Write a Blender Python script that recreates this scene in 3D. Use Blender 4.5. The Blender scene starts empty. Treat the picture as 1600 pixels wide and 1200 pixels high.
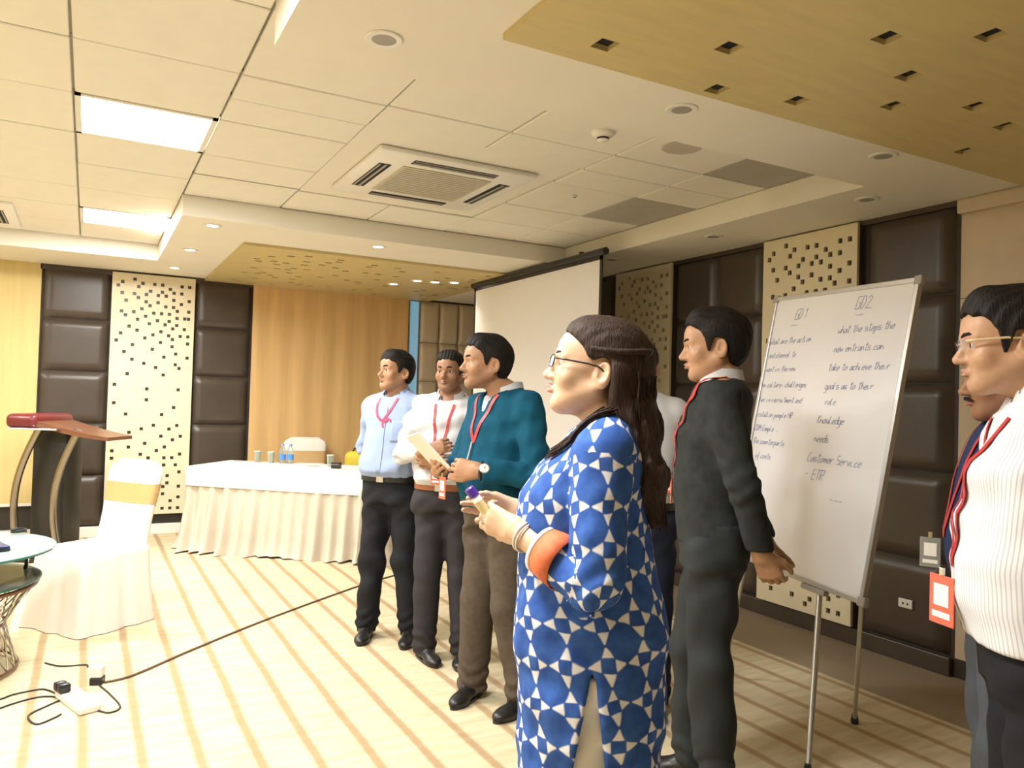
import bpy, bmesh, math, random
import numpy as np
from mathutils import Vector, Matrix
from mathutils.bvhtree import BVHTree

SC = bpy.context.scene
COL = SC.collection
PI = math.pi

# ------------------------------------------------------------------ camera
cam_d = bpy.data.cameras.new('camera')
cam = bpy.data.objects.new('camera', cam_d)
COL.objects.link(cam)
cam_d.sensor_width = 36.0
cam_d.lens = 1214.0 * 36.0 / 1600.0
cam_d.clip_start = 0.05
RT = ((0.87718433, 0.03576862, 0.47881965),
      (-0.47929992, 0.00578341, 0.87763212),
      (0.02862248, -0.99934336, 0.02221701))
CAM_Z = 1.40
cam.matrix_world = Matrix(((RT[0][0], -RT[0][1], -RT[0][2], 0.0),
                           (RT[1][0], -RT[1][1], -RT[1][2], 0.0),
                           (RT[2][0], -RT[2][1], -RT[2][2], CAM_Z),
                           (0, 0, 0, 1)))
SC.camera = cam

# ------------------------------------------------------------------ world, exposure
world = bpy.data.worlds.new('world')
SC.world = world
world.use_nodes = True
world.node_tree.nodes['Background'].inputs[0].default_value = (0.55, 0.72, 0.95, 1)
world.node_tree.nodes['Background'].inputs[1].default_value = 1.0
SC.view_settings.view_transform = 'Standard'
SC.view_settings.look = 'None'
SC.view_settings.exposure = 0.45
SC.view_settings.gamma = 1.0
SC.view_settings.use_curve_mapping = False

PANEL_WATTS = 56.0         # every lit ceiling panel
PANEL_COL = (1.0, 0.985, 0.96)
SPOT_WATTS = 14.0           # every lit downlight

# room, metres: x to the right wall, y to the back wall, camera above the origin
XR, YB, XL, YF = 4.10, 8.40, -4.6, -3.2
ZS, ZT = 2.55, 2.70        # soffit and tile heights

# ------------------------------------------------------------------ helpers
def tag(o, label=None, cat=None, group=None, kind=None):
    if label: o['label'] = label
    if cat: o['category'] = cat
    if group: o['group'] = group
    if kind: o['kind'] = kind
    return o

def empty(name, loc=(0, 0, 0), rz=0.0, label=None, cat=None, group=None):
    o = bpy.data.objects.new(name, None)
    o.empty_display_size = 0.1
    COL.objects.link(o)
    o.location = loc
    o.rotation_euler = (0, 0, rz)
    return tag(o, label, cat, group)

def link(name, me, parent=None, m=None, smooth=False):
    o = bpy.data.objects.new(name, me)
    COL.objects.link(o)
    if parent is not None: o.parent = parent
    if m is not None and not me.materials: me.materials.append(m)
    if smooth:
        me.polygons.foreach_set('use_smooth', [True] * len(me.polygons))
    return o

class MB:
    """collects boxes, tubes, lathes and strips; build() links them as one mesh"""
    def __init__(self): self.bm = bmesh.new()
    def face(self, pts):
        self.bm.faces.new([self.bm.verts.new(p) for p in pts]); return self
    def box(self, lo, hi, bev=0.0, mat=None, seg=2):
        bm2 = bmesh.new()
        bmesh.ops.create_cube(bm2, size=1.0)
        c = [(a + b) / 2 for a, b in zip(lo, hi)]; s = [b - a for a, b in zip(lo, hi)]
        for v in bm2.verts: v.co = Vector([c[i] + v.co[i] * s[i] for i in range(3)])
        if bev > 0:
            bmesh.ops.bevel(bm2, geom=list(bm2.edges), offset=bev, segments=seg, affect='EDGES', profile=0.5)
        if mat is not None: bmesh.ops.transform(bm2, matrix=mat, verts=bm2.verts)
        self._merge(bm2); return self
    def _merge(self, bm2):
        me = bpy.data.meshes.new('t'); bm2.to_mesh(me); bm2.free()
        self.bm.from_mesh(me); bpy.data.meshes.remove(me)
    def tube(self, pts, r, n=8, cap=True):
        pts = [Vector(p) for p in pts]
        rs = r if isinstance(r, (list, tuple)) else [r] * len(pts)
        up = Vector((0, 0, 1)); rings = []; prev = None
        for i, p in enumerate(pts):
            d = (pts[min(i + 1, len(pts) - 1)] - pts[max(i - 1, 0)]).normalized()
            if prev is None:
                a = d.cross(up)
                if a.length < 1e-3: a = d.cross(Vector((1, 0, 0)))
            else:
                a = prev - d * prev.dot(d)
                if a.length < 1e-4: a = d.cross(up)
            a.normalize(); prev = a; b = d.cross(a)
            rings.append([self.bm.verts.new(p + (a * math.cos(2 * PI * k / n) + b * math.sin(2 * PI * k / n)) * rs[i]) for k in range(n)])
        for i in range(len(rings) - 1):
            for k in range(n):
                self.bm.faces.new((rings[i][k], rings[i][(k + 1) % n], rings[i + 1][(k + 1) % n], rings[i + 1][k]))
        if cap:
            self.bm.faces.new(rings[0][::-1]); self.bm.faces.new(rings[-1])
        return self
    def lathe(self, prof, c=(0, 0, 0), n=24, mat=None):
        """prof: (radius, z) from bottom to top"""
        rings = []
        for r, z in prof:
            ring = []
            for k in range(n):
                p = Vector((c[0] + r * math.cos(2 * PI * k / n), c[1] + r * math.sin(2 * PI * k / n), c[2] + z))
                ring.append(self.bm.verts.new(mat @ p if mat else p))
            rings.append(ring)
        for i in range(len(rings) - 1):
            for k in range(n):
                self.bm.faces.new((rings[i][k], rings[i][(k + 1) % n], rings[i + 1][(k + 1) % n], rings[i + 1][k]))
        if prof[0][0] > 1e-5: self.bm.faces.new(rings[0][::-1])
        if prof[-1][0] > 1e-5: self.bm.faces.new(rings[-1])
        return self
    def grid(self, P, closed=False):
        """P[i][j] points, quads between them"""
        V = [[self.bm.verts.new(p) for p in row] for row in P]
        for i in range(len(V) - 1):
            m = len(V[i])
            for j in range(m if closed else m - 1):
                self.bm.faces.new((V[i][j], V[i][(j + 1) % m], V[i + 1][(j + 1) % m], V[i + 1][j]))
        return self
    def thick(self, t):
        bmesh.ops.recalc_face_normals(self.bm, faces=self.bm.faces)
        bmesh.ops.solidify(self.bm, geom=list(self.bm.faces), thickness=t); return self
    def mesh(self, name, m=None, recalc=True):
        if recalc: bmesh.ops.recalc_face_normals(self.bm, faces=self.bm.faces)
        me = bpy.data.meshes.new(name); self.bm.to_mesh(me); self.bm.free()
        if m: me.materials.append(m)
        return me
    def build(self, name, m, parent=None, smooth=False, auto=None):
        me = self.mesh(name, m)
        o = link(name, me, parent, None, smooth)
        if auto is not None:
            me.polygons.foreach_set('use_smooth', [True] * len(me.polygons))
            me.set_sharp_from_angle(angle=math.radians(auto))
        return o

# ------------------------------------------------------------------ materials
def new_mat(name):
    m = bpy.data.materials.new(name); m.use_nodes = True
    return m, m.node_tree, m.node_tree.nodes['Principled BSDF']

def N(nt, t, **kw):
    n = nt.nodes.new(t)
    for k, v in kw.items():
        if k == 'ins':
            for i, val in v.items(): n.inputs[i].default_value = val
        else: setattr(n, k, v)
    return n

def mat(name, c, rough=0.6, metal=0.0, var=0.06, vscale=8.0, bump=0.0, bscale=60.0, spec=0.5, stretch=None, trans=0.0, emit=None, estr=0.0, alpha=1.0, sheen=0.0, coords='Object'):
    m, nt, b = new_mat(name)
    b.inputs['Roughness'].default_value = rough
    b.inputs['Metallic'].default_value = metal
    b.inputs['Specular IOR Level'].default_value = spec
    if trans: b.inputs['Transmission Weight'].default_value = trans
    if sheen: b.inputs['Sheen Weight'].default_value = sheen
    if alpha < 1: b.inputs['Alpha'].default_value = alpha
    tc = N(nt, 'ShaderNodeTexCoord'); mp = N(nt, 'ShaderNodeMapping')
    nt.links.new(tc.outputs[coords], mp.inputs[0])
    if stretch: mp.inputs['Scale'].default_value = stretch
    nz = N(nt, 'ShaderNodeTexNoise', ins={'Scale': vscale, 'Detail': 5.0})
    nt.links.new(mp.outputs[0], nz.inputs['Vector'])
    rp = N(nt, 'ShaderNodeValToRGB')
    rp.color_ramp.elements[0].position = 0.3; rp.color_ramp.elements[1].position = 0.7
    rp.color_ramp.elements[0].color = [max(0, x * (1 - var)) for x in c] + [1]
    rp.color_ramp.elements[1].color = [min(1, x * (1 + var)) for x in c] + [1]
    nt.links.new(nz.outputs[0], rp.inputs[0]); nt.links.new(rp.outputs[0], b.inputs['Base Color'])
    if bump:
        n2 = N(nt, 'ShaderNodeTexNoise', ins={'Scale': bscale, 'Detail': 3.0})
        nt.links.new(mp.outputs[0], n2.inputs['Vector'])
        bp = N(nt, 'ShaderNodeBump', ins={'Strength': bump, 'Distance': 0.004})
        nt.links.new(n2.outputs[0], bp.inputs['Height']); nt.links.new(bp.outputs[0], b.inputs['Normal'])
    if emit:
        b.inputs['Emission Color'].default_value = (*emit, 1); b.inputs['Emission Strength'].default_value = estr
    return m

M = {}
M['plaster'] = mat('plaster_white', (0.79, 0.755, 0.67), 0.75, var=0.02, vscale=3)
M['tile'] = mat('ceiling_tile_white', (0.79, 0.76, 0.68), 0.8, var=0.02, bump=0.1, bscale=220)
M['tile_grey'] = mat('ceiling_tile_grey', (0.42, 0.39, 0.35), 0.8, var=0.05)
M['tee'] = mat('grid_dark', (0.36, 0.33, 0.29), 0.7)
M['yellowwood'] = mat('yellow_veneer', (0.60, 0.49, 0.235), 0.5, var=0.06, vscale=4, stretch=(1, 6, 1))
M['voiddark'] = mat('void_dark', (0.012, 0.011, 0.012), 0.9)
M['leather'] = mat('brown_leatherette', (0.062, 0.046, 0.034), 0.36, var=0.12, vscale=5, bump=0.15, bscale=140)
M['leatherbeige'] = mat('beige_leatherette', (0.62, 0.51, 0.37), 0.5, var=0.05, bump=0.1, bscale=120)
M['cream'] = mat('cream_board', (0.74, 0.66, 0.47), 0.5, var=0.03)
M['wallbase'] = mat('wall_dark', (0.035, 0.027, 0.021), 0.6)
M['wallbeige'] = mat('wall_beige', (0.60, 0.50, 0.36), 0.65, var=0.04, bump=0.05)
M['wallyellow'] = mat('wall_yellow', (0.62, 0.49, 0.21), 0.6, var=0.06, vscale=3, stretch=(6, 1, .4))
M['orange'] = mat('orange_curtain', (0.70, 0.46, 0.20), 0.6, var=0.08, vscale=3, stretch=(6, 1, .4))
M['white'] = mat('white_paint', (0.78, 0.75, 0.70), 0.45, var=0.02)
M['plastic_white'] = mat('white_plastic', (0.80, 0.78, 0.74), 0.35, var=0.02)
M['plastic_grey'] = mat('grey_plastic', (0.34, 0.32, 0.29), 0.45, var=0.03)
M['plastic_black'] = mat('black_plastic', (0.015, 0.015, 0.017), 0.35)
M['chrome'] = mat('chrome', (0.72, 0.70, 0.66), 0.18, 1.0, var=0.02)
M['alu'] = mat('aluminium', (0.60, 0.59, 0.57), 0.36, 0.9, var=0.03)
M['satin'] = mat('white_cover_cloth', (0.84, 0.80, 0.75), 0.7, var=0.02, bump=0.05, bscale=300)
M['skirt'] = mat('ivory_skirt_cloth', (0.56, 0.50, 0.41), 0.72, var=0.03, bump=0.05, bscale=300)
M['gold'] = mat('gold_satin', (0.56, 0.37, 0.16), 0.45, var=0.12, vscale=30, stretch=(1, 1, 12))
M['maroon'] = mat('maroon_wood', (0.15, 0.022, 0.024), 0.32, var=0.15, vscale=8, stretch=(1, 8, 8))
M['brownwood'] = mat('brown_wood', (0.16, 0.065, 0.03), 0.35, var=0.2, vscale=8, stretch=(1, 8, 8))
M['darklam'] = mat('dark_laminate', (0.018, 0.017, 0.016), 0.4)
M['screen'] = mat('screen_fabric', (0.76, 0.74, 0.73), 0.85, var=0.01)
M['board'] = mat('whiteboard_enamel', (0.78, 0.77, 0.80), 0.28, var=0.015, vscale=2)
M['ink'] = mat('blue_marker_ink', (0.32, 0.34, 0.50), 0.5)
M['cable'] = mat('cable_brown', (0.14, 0.085, 0.045), 0.5)
M['cableblack'] = mat('cable_black', (0.02, 0.02, 0.02), 0.45)
M['paper'] = mat('paper', (0.82, 0.80, 0.74), 0.7, var=0.015)
M['bottlelabel'] = mat('blue_label', (0.08, 0.28, 0.70), 0.4)
M['bottlecap'] = mat('bottle_cap_blue', (0.30, 0.32, 0.72), 0.4)
M['bagyellow'] = mat('yellow_fabric', (0.62, 0.50, 0.04), 0.6)
M['red'] = mat('red_lanyard', (0.50, 0.035, 0.04), 0.5, var=0.1, vscale=40)
M['pink'] = mat('pink_lanyard', (0.48, 0.05, 0.13), 0.5, var=0.1, vscale=40)
M['badge'] = mat('badge_red', (0.66, 0.13, 0.08), 0.35, var=0.1, vscale=60)
M['windowblue'] = mat('daylight_film', (0.20, 0.34, 0.42), 0.4, var=0.12, vscale=18, emit=(0.16, 0.36, 0.50), estr=0.5)

def glass_mat(name, c, rough=0.02, alpha=0.25):
    """thin sheet or vessel: mostly clear, with a glossy coat"""
    m, nt, b = new_mat(name)
    b.inputs['Base Color'].default_value = (*c, 1); b.inputs['Roughness'].default_value = rough
    b.inputs['Specular IOR Level'].default_value = 0.6
    tr = N(nt, 'ShaderNodeBsdfTransparent', ins={0: (0.92, 0.97, 0.95, 1)})
    mx = N(nt, 'ShaderNodeMixShader'); fr = N(nt, 'ShaderNodeFresnel', ins={0: 1.45})
    ad = N(nt, 'ShaderNodeMath', operation='ADD', use_clamp=True, ins={1: alpha})
    nt.links.new(fr.outputs[0], ad.inputs[0]); nt.links.new(ad.outputs[0], mx.inputs[0])
    nt.links.new(tr.outputs[0], mx.inputs[1]); nt.links.new(b.outputs[0], mx.inputs[2])
    nt.links.new(mx.outputs[0], nt.nodes['Material Output'].inputs['Surface'])
    return m
M['glass'] = glass_mat('clear_glass', (0.75, 0.85, 0.82), alpha=0.12)
M['glassedge'] = mat('glass_edge_green', (0.05, 0.16, 0.13), 0.15)
M['lens'] = glass_mat('spectacle_lens', (0.55, 0.55, 0.58), alpha=0.10)

def lamp_mat(name, col, strength):
    m = bpy.data.materials.new(name); m.use_nodes = True; nt = m.node_tree; nt.nodes.clear()
    e = N(nt, 'ShaderNodeEmission', ins={0: (*col, 1), 1: strength}); o = N(nt, 'ShaderNodeOutputMaterial')
    nt.links.new(e.outputs[0], o.inputs[0]); return m
M['lamp'] = lamp_mat('lit_diffuser', (1.0, 0.95, 0.85), 9.0)
M['lampdown'] = lamp_mat('lit_downlight', (1.0, 0.93, 0.80), 16.0)

def carpet_mat():
    m, nt, b = new_mat('striped_carpet')
    L = nt.links.new
    geo = N(nt, 'ShaderNodeNewGeometry'); sx = N(nt, 'ShaderNodeSeparateXYZ'); L(geo.outputs['Position'], sx.inputs[0])
    wob = N(nt, 'ShaderNodeTexNoise', ins={'Scale': 1.6, 'Detail': 3.0}); L(geo.outputs['Position'], wob.inputs['Vector'])
    w1 = N(nt, 'ShaderNodeMath', operation='MULTIPLY_ADD', ins={1: 0.022, 2: -0.011}); L(wob.outputs[0], w1.inputs[0])
    xw = N(nt, 'ShaderNodeMath', operation='ADD'); L(sx.outputs[0], xw.inputs[0]); L(w1.outputs[0], xw.inputs[1])
    # stripes every 0.2 m, centred on 0.03 + 0.2 k
    a = N(nt, 'ShaderNodeMath', operation='MULTIPLY_ADD', ins={1: 5.0, 2: 0.35}); L(xw.outputs[0], a.inputs[0])
    f = N(nt, 'ShaderNodeMath', operation='FRACT'); L(a.outputs[0], f.inputs[0])
    c = N(nt, 'ShaderNodeMath', operation='SUBTRACT', ins={1: 0.5}); L(f.outputs[0], c.inputs[0])
    ab = N(nt, 'ShaderNodeMath', operation='ABSOLUTE'); L(c.outputs[0], ab.inputs[0])
    mr = N(nt, 'ShaderNodeMapRange', interpolation_type='SMOOTHSTEP', ins={1: 0.045, 2: 0.15, 3: 1.0, 4: 0.0}); L(ab.outputs[0], mr.inputs[0])
    mp = N(nt, 'ShaderNodeMapping'); mp.inputs['Scale'].default_value = (3, 14, 1); L(geo.outputs['Position'], mp.inputs[0])
    n2 = N(nt, 'ShaderNodeTexNoise', ins={'Scale': 1.5, 'Detail': 6.0}); L(mp.outputs[0], n2.inputs['Vector'])
    base = N(nt, 'ShaderNodeValToRGB'); base.color_ramp.elements[0].color = (0.53, 0.445, 0.285, 1); base.color_ramp.elements[1].color = (0.66, 0.575, 0.395, 1)
    base.color_ramp.elements[0].position = 0.3; base.color_ramp.elements[1].position = 0.65
    L(n2.outputs[0], base.inputs[0])
    st = N(nt, 'ShaderNodeMath', operation='MULTIPLY', ins={1: 0.72}); L(mr.outputs[0], st.inputs[0])
    mx = N(nt, 'ShaderNodeMix', data_type='RGBA'); mx.inputs[7].default_value = (0.33, 0.20, 0.095, 1)
    L(st.outputs[0], mx.inputs[0]); L(base.outputs[0], mx.inputs[6])
    # plain taupe border along the right wall
    bd = N(nt, 'ShaderNodeMapRange', ins={1: 3.47, 2: 3.49, 3: 0.0, 4: 1.0}); L(sx.outputs[0], bd.inputs[0])
    m2 = N(nt, 'ShaderNodeMix', data_type='RGBA'); m2.inputs[7].default_value = (0.30, 0.235, 0.16, 1)
    L(bd.outputs[0], m2.inputs[0]); L(mx.outputs[2], m2.inputs[6]); L(m2.outputs[2], b.inputs['Base Color'])
    b.inputs['Roughness'].default_value = 0.95; b.inputs['Specular IOR Level'].default_value = 0.1
    n3 = N(nt, 'ShaderNodeTexNoise', ins={'Scale': 260.0, 'Detail': 2.0}); L(geo.outputs['Position'], n3.inputs['Vector'])
    bp = N(nt, 'ShaderNodeBump', ins={'Strength': 0.35, 'Distance': 0.004}); L(n3.outputs[0], bp.inputs['Height']); L(bp.outputs[0], b.inputs['Normal'])
    return m
M['carpet'] = carpet_mat()

# ------------------------------------------------------------------ room shell
floor = tag(MB().box((XL, YF, -0.06), (XR + 0.1, YB + 0.1, 0.0)).build('floor', M['carpet']), kind='structure')

c = MB()
c.box((XL, YF, ZT + 0.02), (XR + 0.1, YB + 0.1, ZT + 0.10))                # slab above the tiles
c.box((0.50, YF, ZS), (XR, 2.62, ZT + 0.05))                               # soffit, camera side
c.box((3.45, 2.62, ZS), (XR, 5.46, ZT + 0.05))                             # soffit along the right wall
c.box((0.50, 5.46, ZS), (XR, YB, ZT + 0.05))                               # soffit towards the back wall
c.box((XL, 7.50, ZS), (0.50, YB, ZT + 0.05))                               # soffit above the dark panels
ceiling = tag(c.build('ceiling', M['plaster']), 'white plaster ceiling with a recessed tiled tray', kind='structure')

def tile_mesh(w, d, m, name='ceiling_tile'):
    return MB().box((0.005, 0.005, -0.012), (w - 0.005, d - 0.005, 0.012), 0.004, seg=1).mesh(name, m)

def put_tiles(xs, ys, skip, grey=()):
    cache = {}
    rnd = random.Random(4)
    for i in range(len(xs) - 1):
        for j in range(len(ys) - 1):
            if (i, j) in skip: continue
            w, d = round(xs[i + 1] - xs[i], 3), round(ys[j + 1] - ys[j], 3)
            g = (i, j) in grey
            key = (w, d, g)
            if key not in cache: cache[key] = tile_mesh(w, d, M['tile_grey'] if g else M['tile'])
            o = link('ceiling_tile', cache[key], ceiling)
            o.location = (xs[i], ys[j], ZT + rnd.uniform(-0.0025, 0.0025))
T2X = [0.50, 1.12, 1.74, 2.35, 2.95, 3.45]
T2Y = [2.66, 3.27, 3.56, 3.87, 4.47, 4.96, 5.46]
put_tiles(T2X, T2Y, {(i, j) for i in (1, 2) for j in (2, 3, 4)}, {(4, 0), (4, 3)})
T1X = [-2.5, -1.9, -1.3, -0.7, -0.1, 0.5]
T1Y = [1.47, 2.07, 2.67, 3.27, 3.87, 4.47, 5.07, 5.67, 6.27, 6.87, 7.48]
put_tiles(T1X, T1Y, {(4, 0), (4, 4), (4, 8), (2, 8), (1, 8), (2, 9), (1, 9)})
g = MB()
for x in T2X[1:-1]: g.box((x - 0.005, 2.62, ZT + 0.004), (x + 0.005, 5.46, ZT + 0.014))
for y in T2Y[1:-1]: g.box((0.5, y - 0.005, ZT + 0.004), (3.45, y + 0.005, ZT + 0.014))
g.build('tile_grid', mat('grid_black', (0.10, 0.09, 0.08), 0.7), ceiling)
g = MB()
for x in T1X[:-1]: g.box((x - 0.006, YF, ZT + 0.004), (x + 0.006, 7.5, ZT + 0.014))
for y in T1Y: g.box((-2.5, y - 0.005, ZT + 0.004), (0.5, y + 0.005, ZT + 0.014))
g.build('tile_grid', M['tee'], ceiling)
# dark strips painting in the shadow line at the tray edge and a tile gap
g = MB()
g.box((1.12, 5.452, ZT - 0.018), (3.45, 5.459, ZT - 0.006)); g.box((3.442, 2.62, ZT - 0.016), (3.449, 5.45, ZT - 0.006))
g.box((0.5, 5.452, ZT - 0.014), (1.12, 5.459, ZT - 0.006)); g.box((0.5, 4.885, ZT - 0.016), (1.12, 4.905, ZT - 0.011))
g.build('gap_shade_strip', M['tee'], ceiling)

def plate_with_holes(x0, x1, y0, y1, holes, t, m, name):
    """flat plate in xy with rectangular through holes (hx0,hx1,hy0,hy1), front at z=0, back at z=t"""
    X = sorted({x0, x1} | {h[0] for h in holes} | {h[1] for h in holes})
    Y = sorted({y0, y1} | {h[2] for h in holes} | {h[3] for h in holes})
    b = MB(); bm = b.bm; V = {}
    def v(i, j, k):
        if (i, j, k) not in V: V[(i, j, k)] = bm.verts.new((X[i], Y[j], t * k))
        return V[(i, j, k)]
    solid = {}
    for i in range(len(X) - 1):
        for j in range(len(Y) - 1):
            cx, cy = (X[i] + X[i + 1]) / 2, (Y[j] + Y[j + 1]) / 2
            solid[(i, j)] = not any(h[0] < cx < h[1] and h[2] < cy < h[3] for h in holes)
    for (i, j), s in solid.items():
        if not s: continue
        bm.faces.new((v(i, j, 0), v(i, j + 1, 0), v(i + 1, j + 1, 0), v(i + 1, j, 0)))
        for (di, dj, a, e) in ((-1, 0, (i, j), (i, j + 1)), (1, 0, (i + 1, j + 1), (i + 1, j)), (0, -1, (i + 1, j), (i, j)), (0, 1, (i, j + 1), (i + 1, j + 1))):
            if not solid.get((i + di, j + dj), False):
                bm.faces.new((v(*a, 0), v(*a, 1), v(*e, 1), v(*e, 0)))
    me = b.mesh(name, m, recalc=False)
    return me

# yellow veneer panels in the ceiling, the near one and the far one
near_h = [(1.39, 2.0), (1.73, 1.81), (2.08, 1.51), (2.32, 1.34), (2.38, 1.645), (1.925, 2.07), (2.24, 1.99), (2.57, 1.835), (2.82, 1.68), (3.11, 1.735), (3.27, 1.99),
          (1.30, 1.45), (1.62, 1.20), (1.95, 1.02), (2.70, 1.10), (3.40, 1.30), (3.05, 0.9), (1.42, 0.7), (2.3, 0.6)]
hs = [(x - .034, x + .034, y - .034, y + .034) for x, y in near_h]
o = link('yellow_ceiling_panel', plate_with_holes(1.10, XR - .02, 0.2, 2.14, hs, 0.02, M['yellowwood'], 'yellow_ceiling_panel'), ceiling)
o.location = (0, 0, ZS - 0.021)
MB().box((1.11, 0.21, ZS - 0.0035), (XR - .03, 2.13, ZS - 0.001)).build('void_shade_sheet', M['voiddark'], ceiling)  # near-black sheet whose colour stands in for the shade inside the holes
rnd = random.Random(11)
far_h = [(1.286, 6.529), (1.809, 6.342), (2.117, 6.402), (1.758, 6.528), (1.549, 7.126), (1.694, 7.013), (1.906, 7.38), (2.0, 6.857), (1.854, 7.925), (2.332, 7.536), (1.547, 7.667), (2.295, 6.841), (3.16, 6.288), (3.15, 6.573)]
while len(far_h) < 78:
    p = (rnd.uniform(1.2, 3.35), rnd.uniform(6.3, 8.25))
    if all(abs(p[0] - q[0]) > .075 or abs(p[1] - q[1]) > .075 for q in far_h): far_h.append(p)
hs = [(x - .03, x + .03, y - .025, y + .025) for x, y in far_h]
o = link('yellow_ceiling_panel', plate_with_holes(1.0, 3.44, 6.14, YB - .02, hs, 0.02, M['yellowwood'], 'yellow_ceiling_panel'), ceiling)
o.location = (0, 0, ZS - 0.021)
MB().box((1.01, 6.15, ZS - 0.0035), (3.43, YB - .03, ZS - 0.001)).build('void_shade_sheet', M['voiddark'], ceiling)  # same dark sheet, colouring the far holes as unlit cavity

# walls
wall_right = tag(MB().box((XR, YF, 0), (XR + 0.1, YB + 0.1, ZT + 0.05)).build('wall_right', M['wallbase']), kind='structure')
wall_back = tag(MB().box((XL, YB, 0), (XR, YB + 0.1, ZT + 0.05)).build('wall_back', M['wallbase']), kind='structure')
wall_left = tag(MB().box((XL - 0.1, YF, 0), (XL, YB + 0.1, ZT + 0.05)).build('wall_left', M['wallyellow']), kind='structure')
wall_front = tag(MB().box((XL, YF - 0.1, 0), (XR, YF, ZT + 0.05)).build('wall_front', M['wallbeige']), kind='structure')

def cushion_mesh(w, h, t, m):
    """padded panel lying in xz, its puffed face towards -y"""
    n = 12; P = []
    for i in range(n + 1):
        row = []
        for j in range(n + 1):
            u, v = i / n, j / n
            d = min(min(u, 1 - u) * w, min(v, 1 - v) * h)
            q = min(1.0, d / 0.055)
            row.append((u * w, -t * (0.25 + 0.75 * math.sqrt(max(0, 1 - (1 - q) ** 2))) if d > 1e-6 else 0.0, v * h))
        P.append(row)
    me = MB().grid(P).mesh('cushion', m, recalc=False)
    me.polygons.foreach_set('use_smooth', [True] * len(me.polygons))
    me.flip_normals()
    return me

ROWS = [0.105, 0.585, 1.075, 1.565, 2.055, 2.535]
def cushions(wall, along, a0, a1, rows, m, t=0.045, flipwall=False):
    for k in range(len(rows) - 1):
        key = (round(a1 - a0, 3), round(rows[k + 1] - rows[k], 3), m.name, t)
        if key not in CUSH: CUSH[key] = cushion_mesh(a1 - a0 - .004, rows[k + 1] - rows[k] - .004, t, m)
        o = link('cushion', CUSH[key], wall)
        if along == 'x': o.location = (a0 + .002, YB - .001, rows[k] + .002)
        else:
            o.location = (XR - .001, a1 - .002, rows[k] + .002); o.rotation_euler = (0, 0, -PI / 2)
CUSH = {}
# right wall, from the camera side towards the back
cushions(wall_right, 'y', 2.53, 3.07, ROWS, M['leather'])
cushions(wall_right, 'y', 3.87, 4.33, ROWS, M['leather']); cushions(wall_right, 'y', 4.33, 4.785, ROWS, M['leather'])
for k in range(5): cushions(wall_right, 'y', 5.56 + k * .56, 5.56 + (k + 1) * .56, ROWS, M['leather'])
for k in range(3): cushions(wall_right, 'y', 2.51 - (k + 1) * .9, 2.51 - k * .9, [0.1, 2.02, 2.50], M['leatherbeige'], 0.03)
MB().box((XR - .05, -0.3, 2.47), (XR, 2.51, ZS), 0.012).build('crown_moulding', M['wallbeige'], wall_right)
MB().box((XR - .03, 2.52, 2.52), (XR, YB, ZS)).build('head_trim', M['leather'], wall_right)
baseboard_right = tag(MB().box((XR - 0.03, 2.52, 0.0), (XR, YB, 0.10), 0.006).build('baseboard_right', M['leather']), kind='structure')
# back wall
cushions(wall_back, 'x', -0.40, 0.165, ROWS, M['leather'])
cushions(wall_back, 'x', 0.915, 1.46, ROWS, M['leather'])
for k in range(3): cushions(wall_back, 'x', 3.34 + k * .245, 3.34 + (k + 1) * .245, [0.1, .6, 1.1, 1.60, 2.05, 2.53], M['leatherbeige'])
MB().box((-0.42, YB - .03, 2.50), (1.47, YB, ZS)).build('head_trim', M['leather'], wall_back)
MB().box((XL, YB - .03, 0.34), (-0.41, YB, ZS)).build('yellow_panel', M['wallyellow'], wall_back)
MB().box((XL, YB - .045, 0.315), (-0.41, YB, 0.34), .004).build('ledge', M['white'], wall_back)
# curtain of orange fabric with shallow folds
P = []
for i in range(121):
    u = i / 120; x = 1.475 + u * (3.19 - 1.475)
    y = YB - 0.035 - 0.004 * math.sin(u * 46) - 0.003 * math.sin(u * 21 + 1)
    P.append([(x, y, 0.11), (x, y, 1.3), (x, y, ZS - .01)])
MB().grid(P).build('curtain', M['orange'], wall_back, smooth=True)
baseboard_back = tag(MB().box((XL, YB - 0.05, 0.0), (XR - .05, YB, 0.10), 0.006).build('baseboard_back', M['white']), kind='structure')
# narrow glazed slit beside the curtain
window_1 = tag(empty('window_1', (3.20, YB, 0.1)), 'narrow bluish window slit beside the orange curtain', kind='structure')
MB().box((0, -0.012, 0), (0.13, -0.004, 2.42)).build('pane', M['windowblue'], window_1)
MB().box((0, -0.03, 0), (0.012, -0.001, 2.43)).box((0.118, -0.03, 0), (0.13, -0.001, 2.43)).build('frame', M['alu'], window_1)

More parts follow.
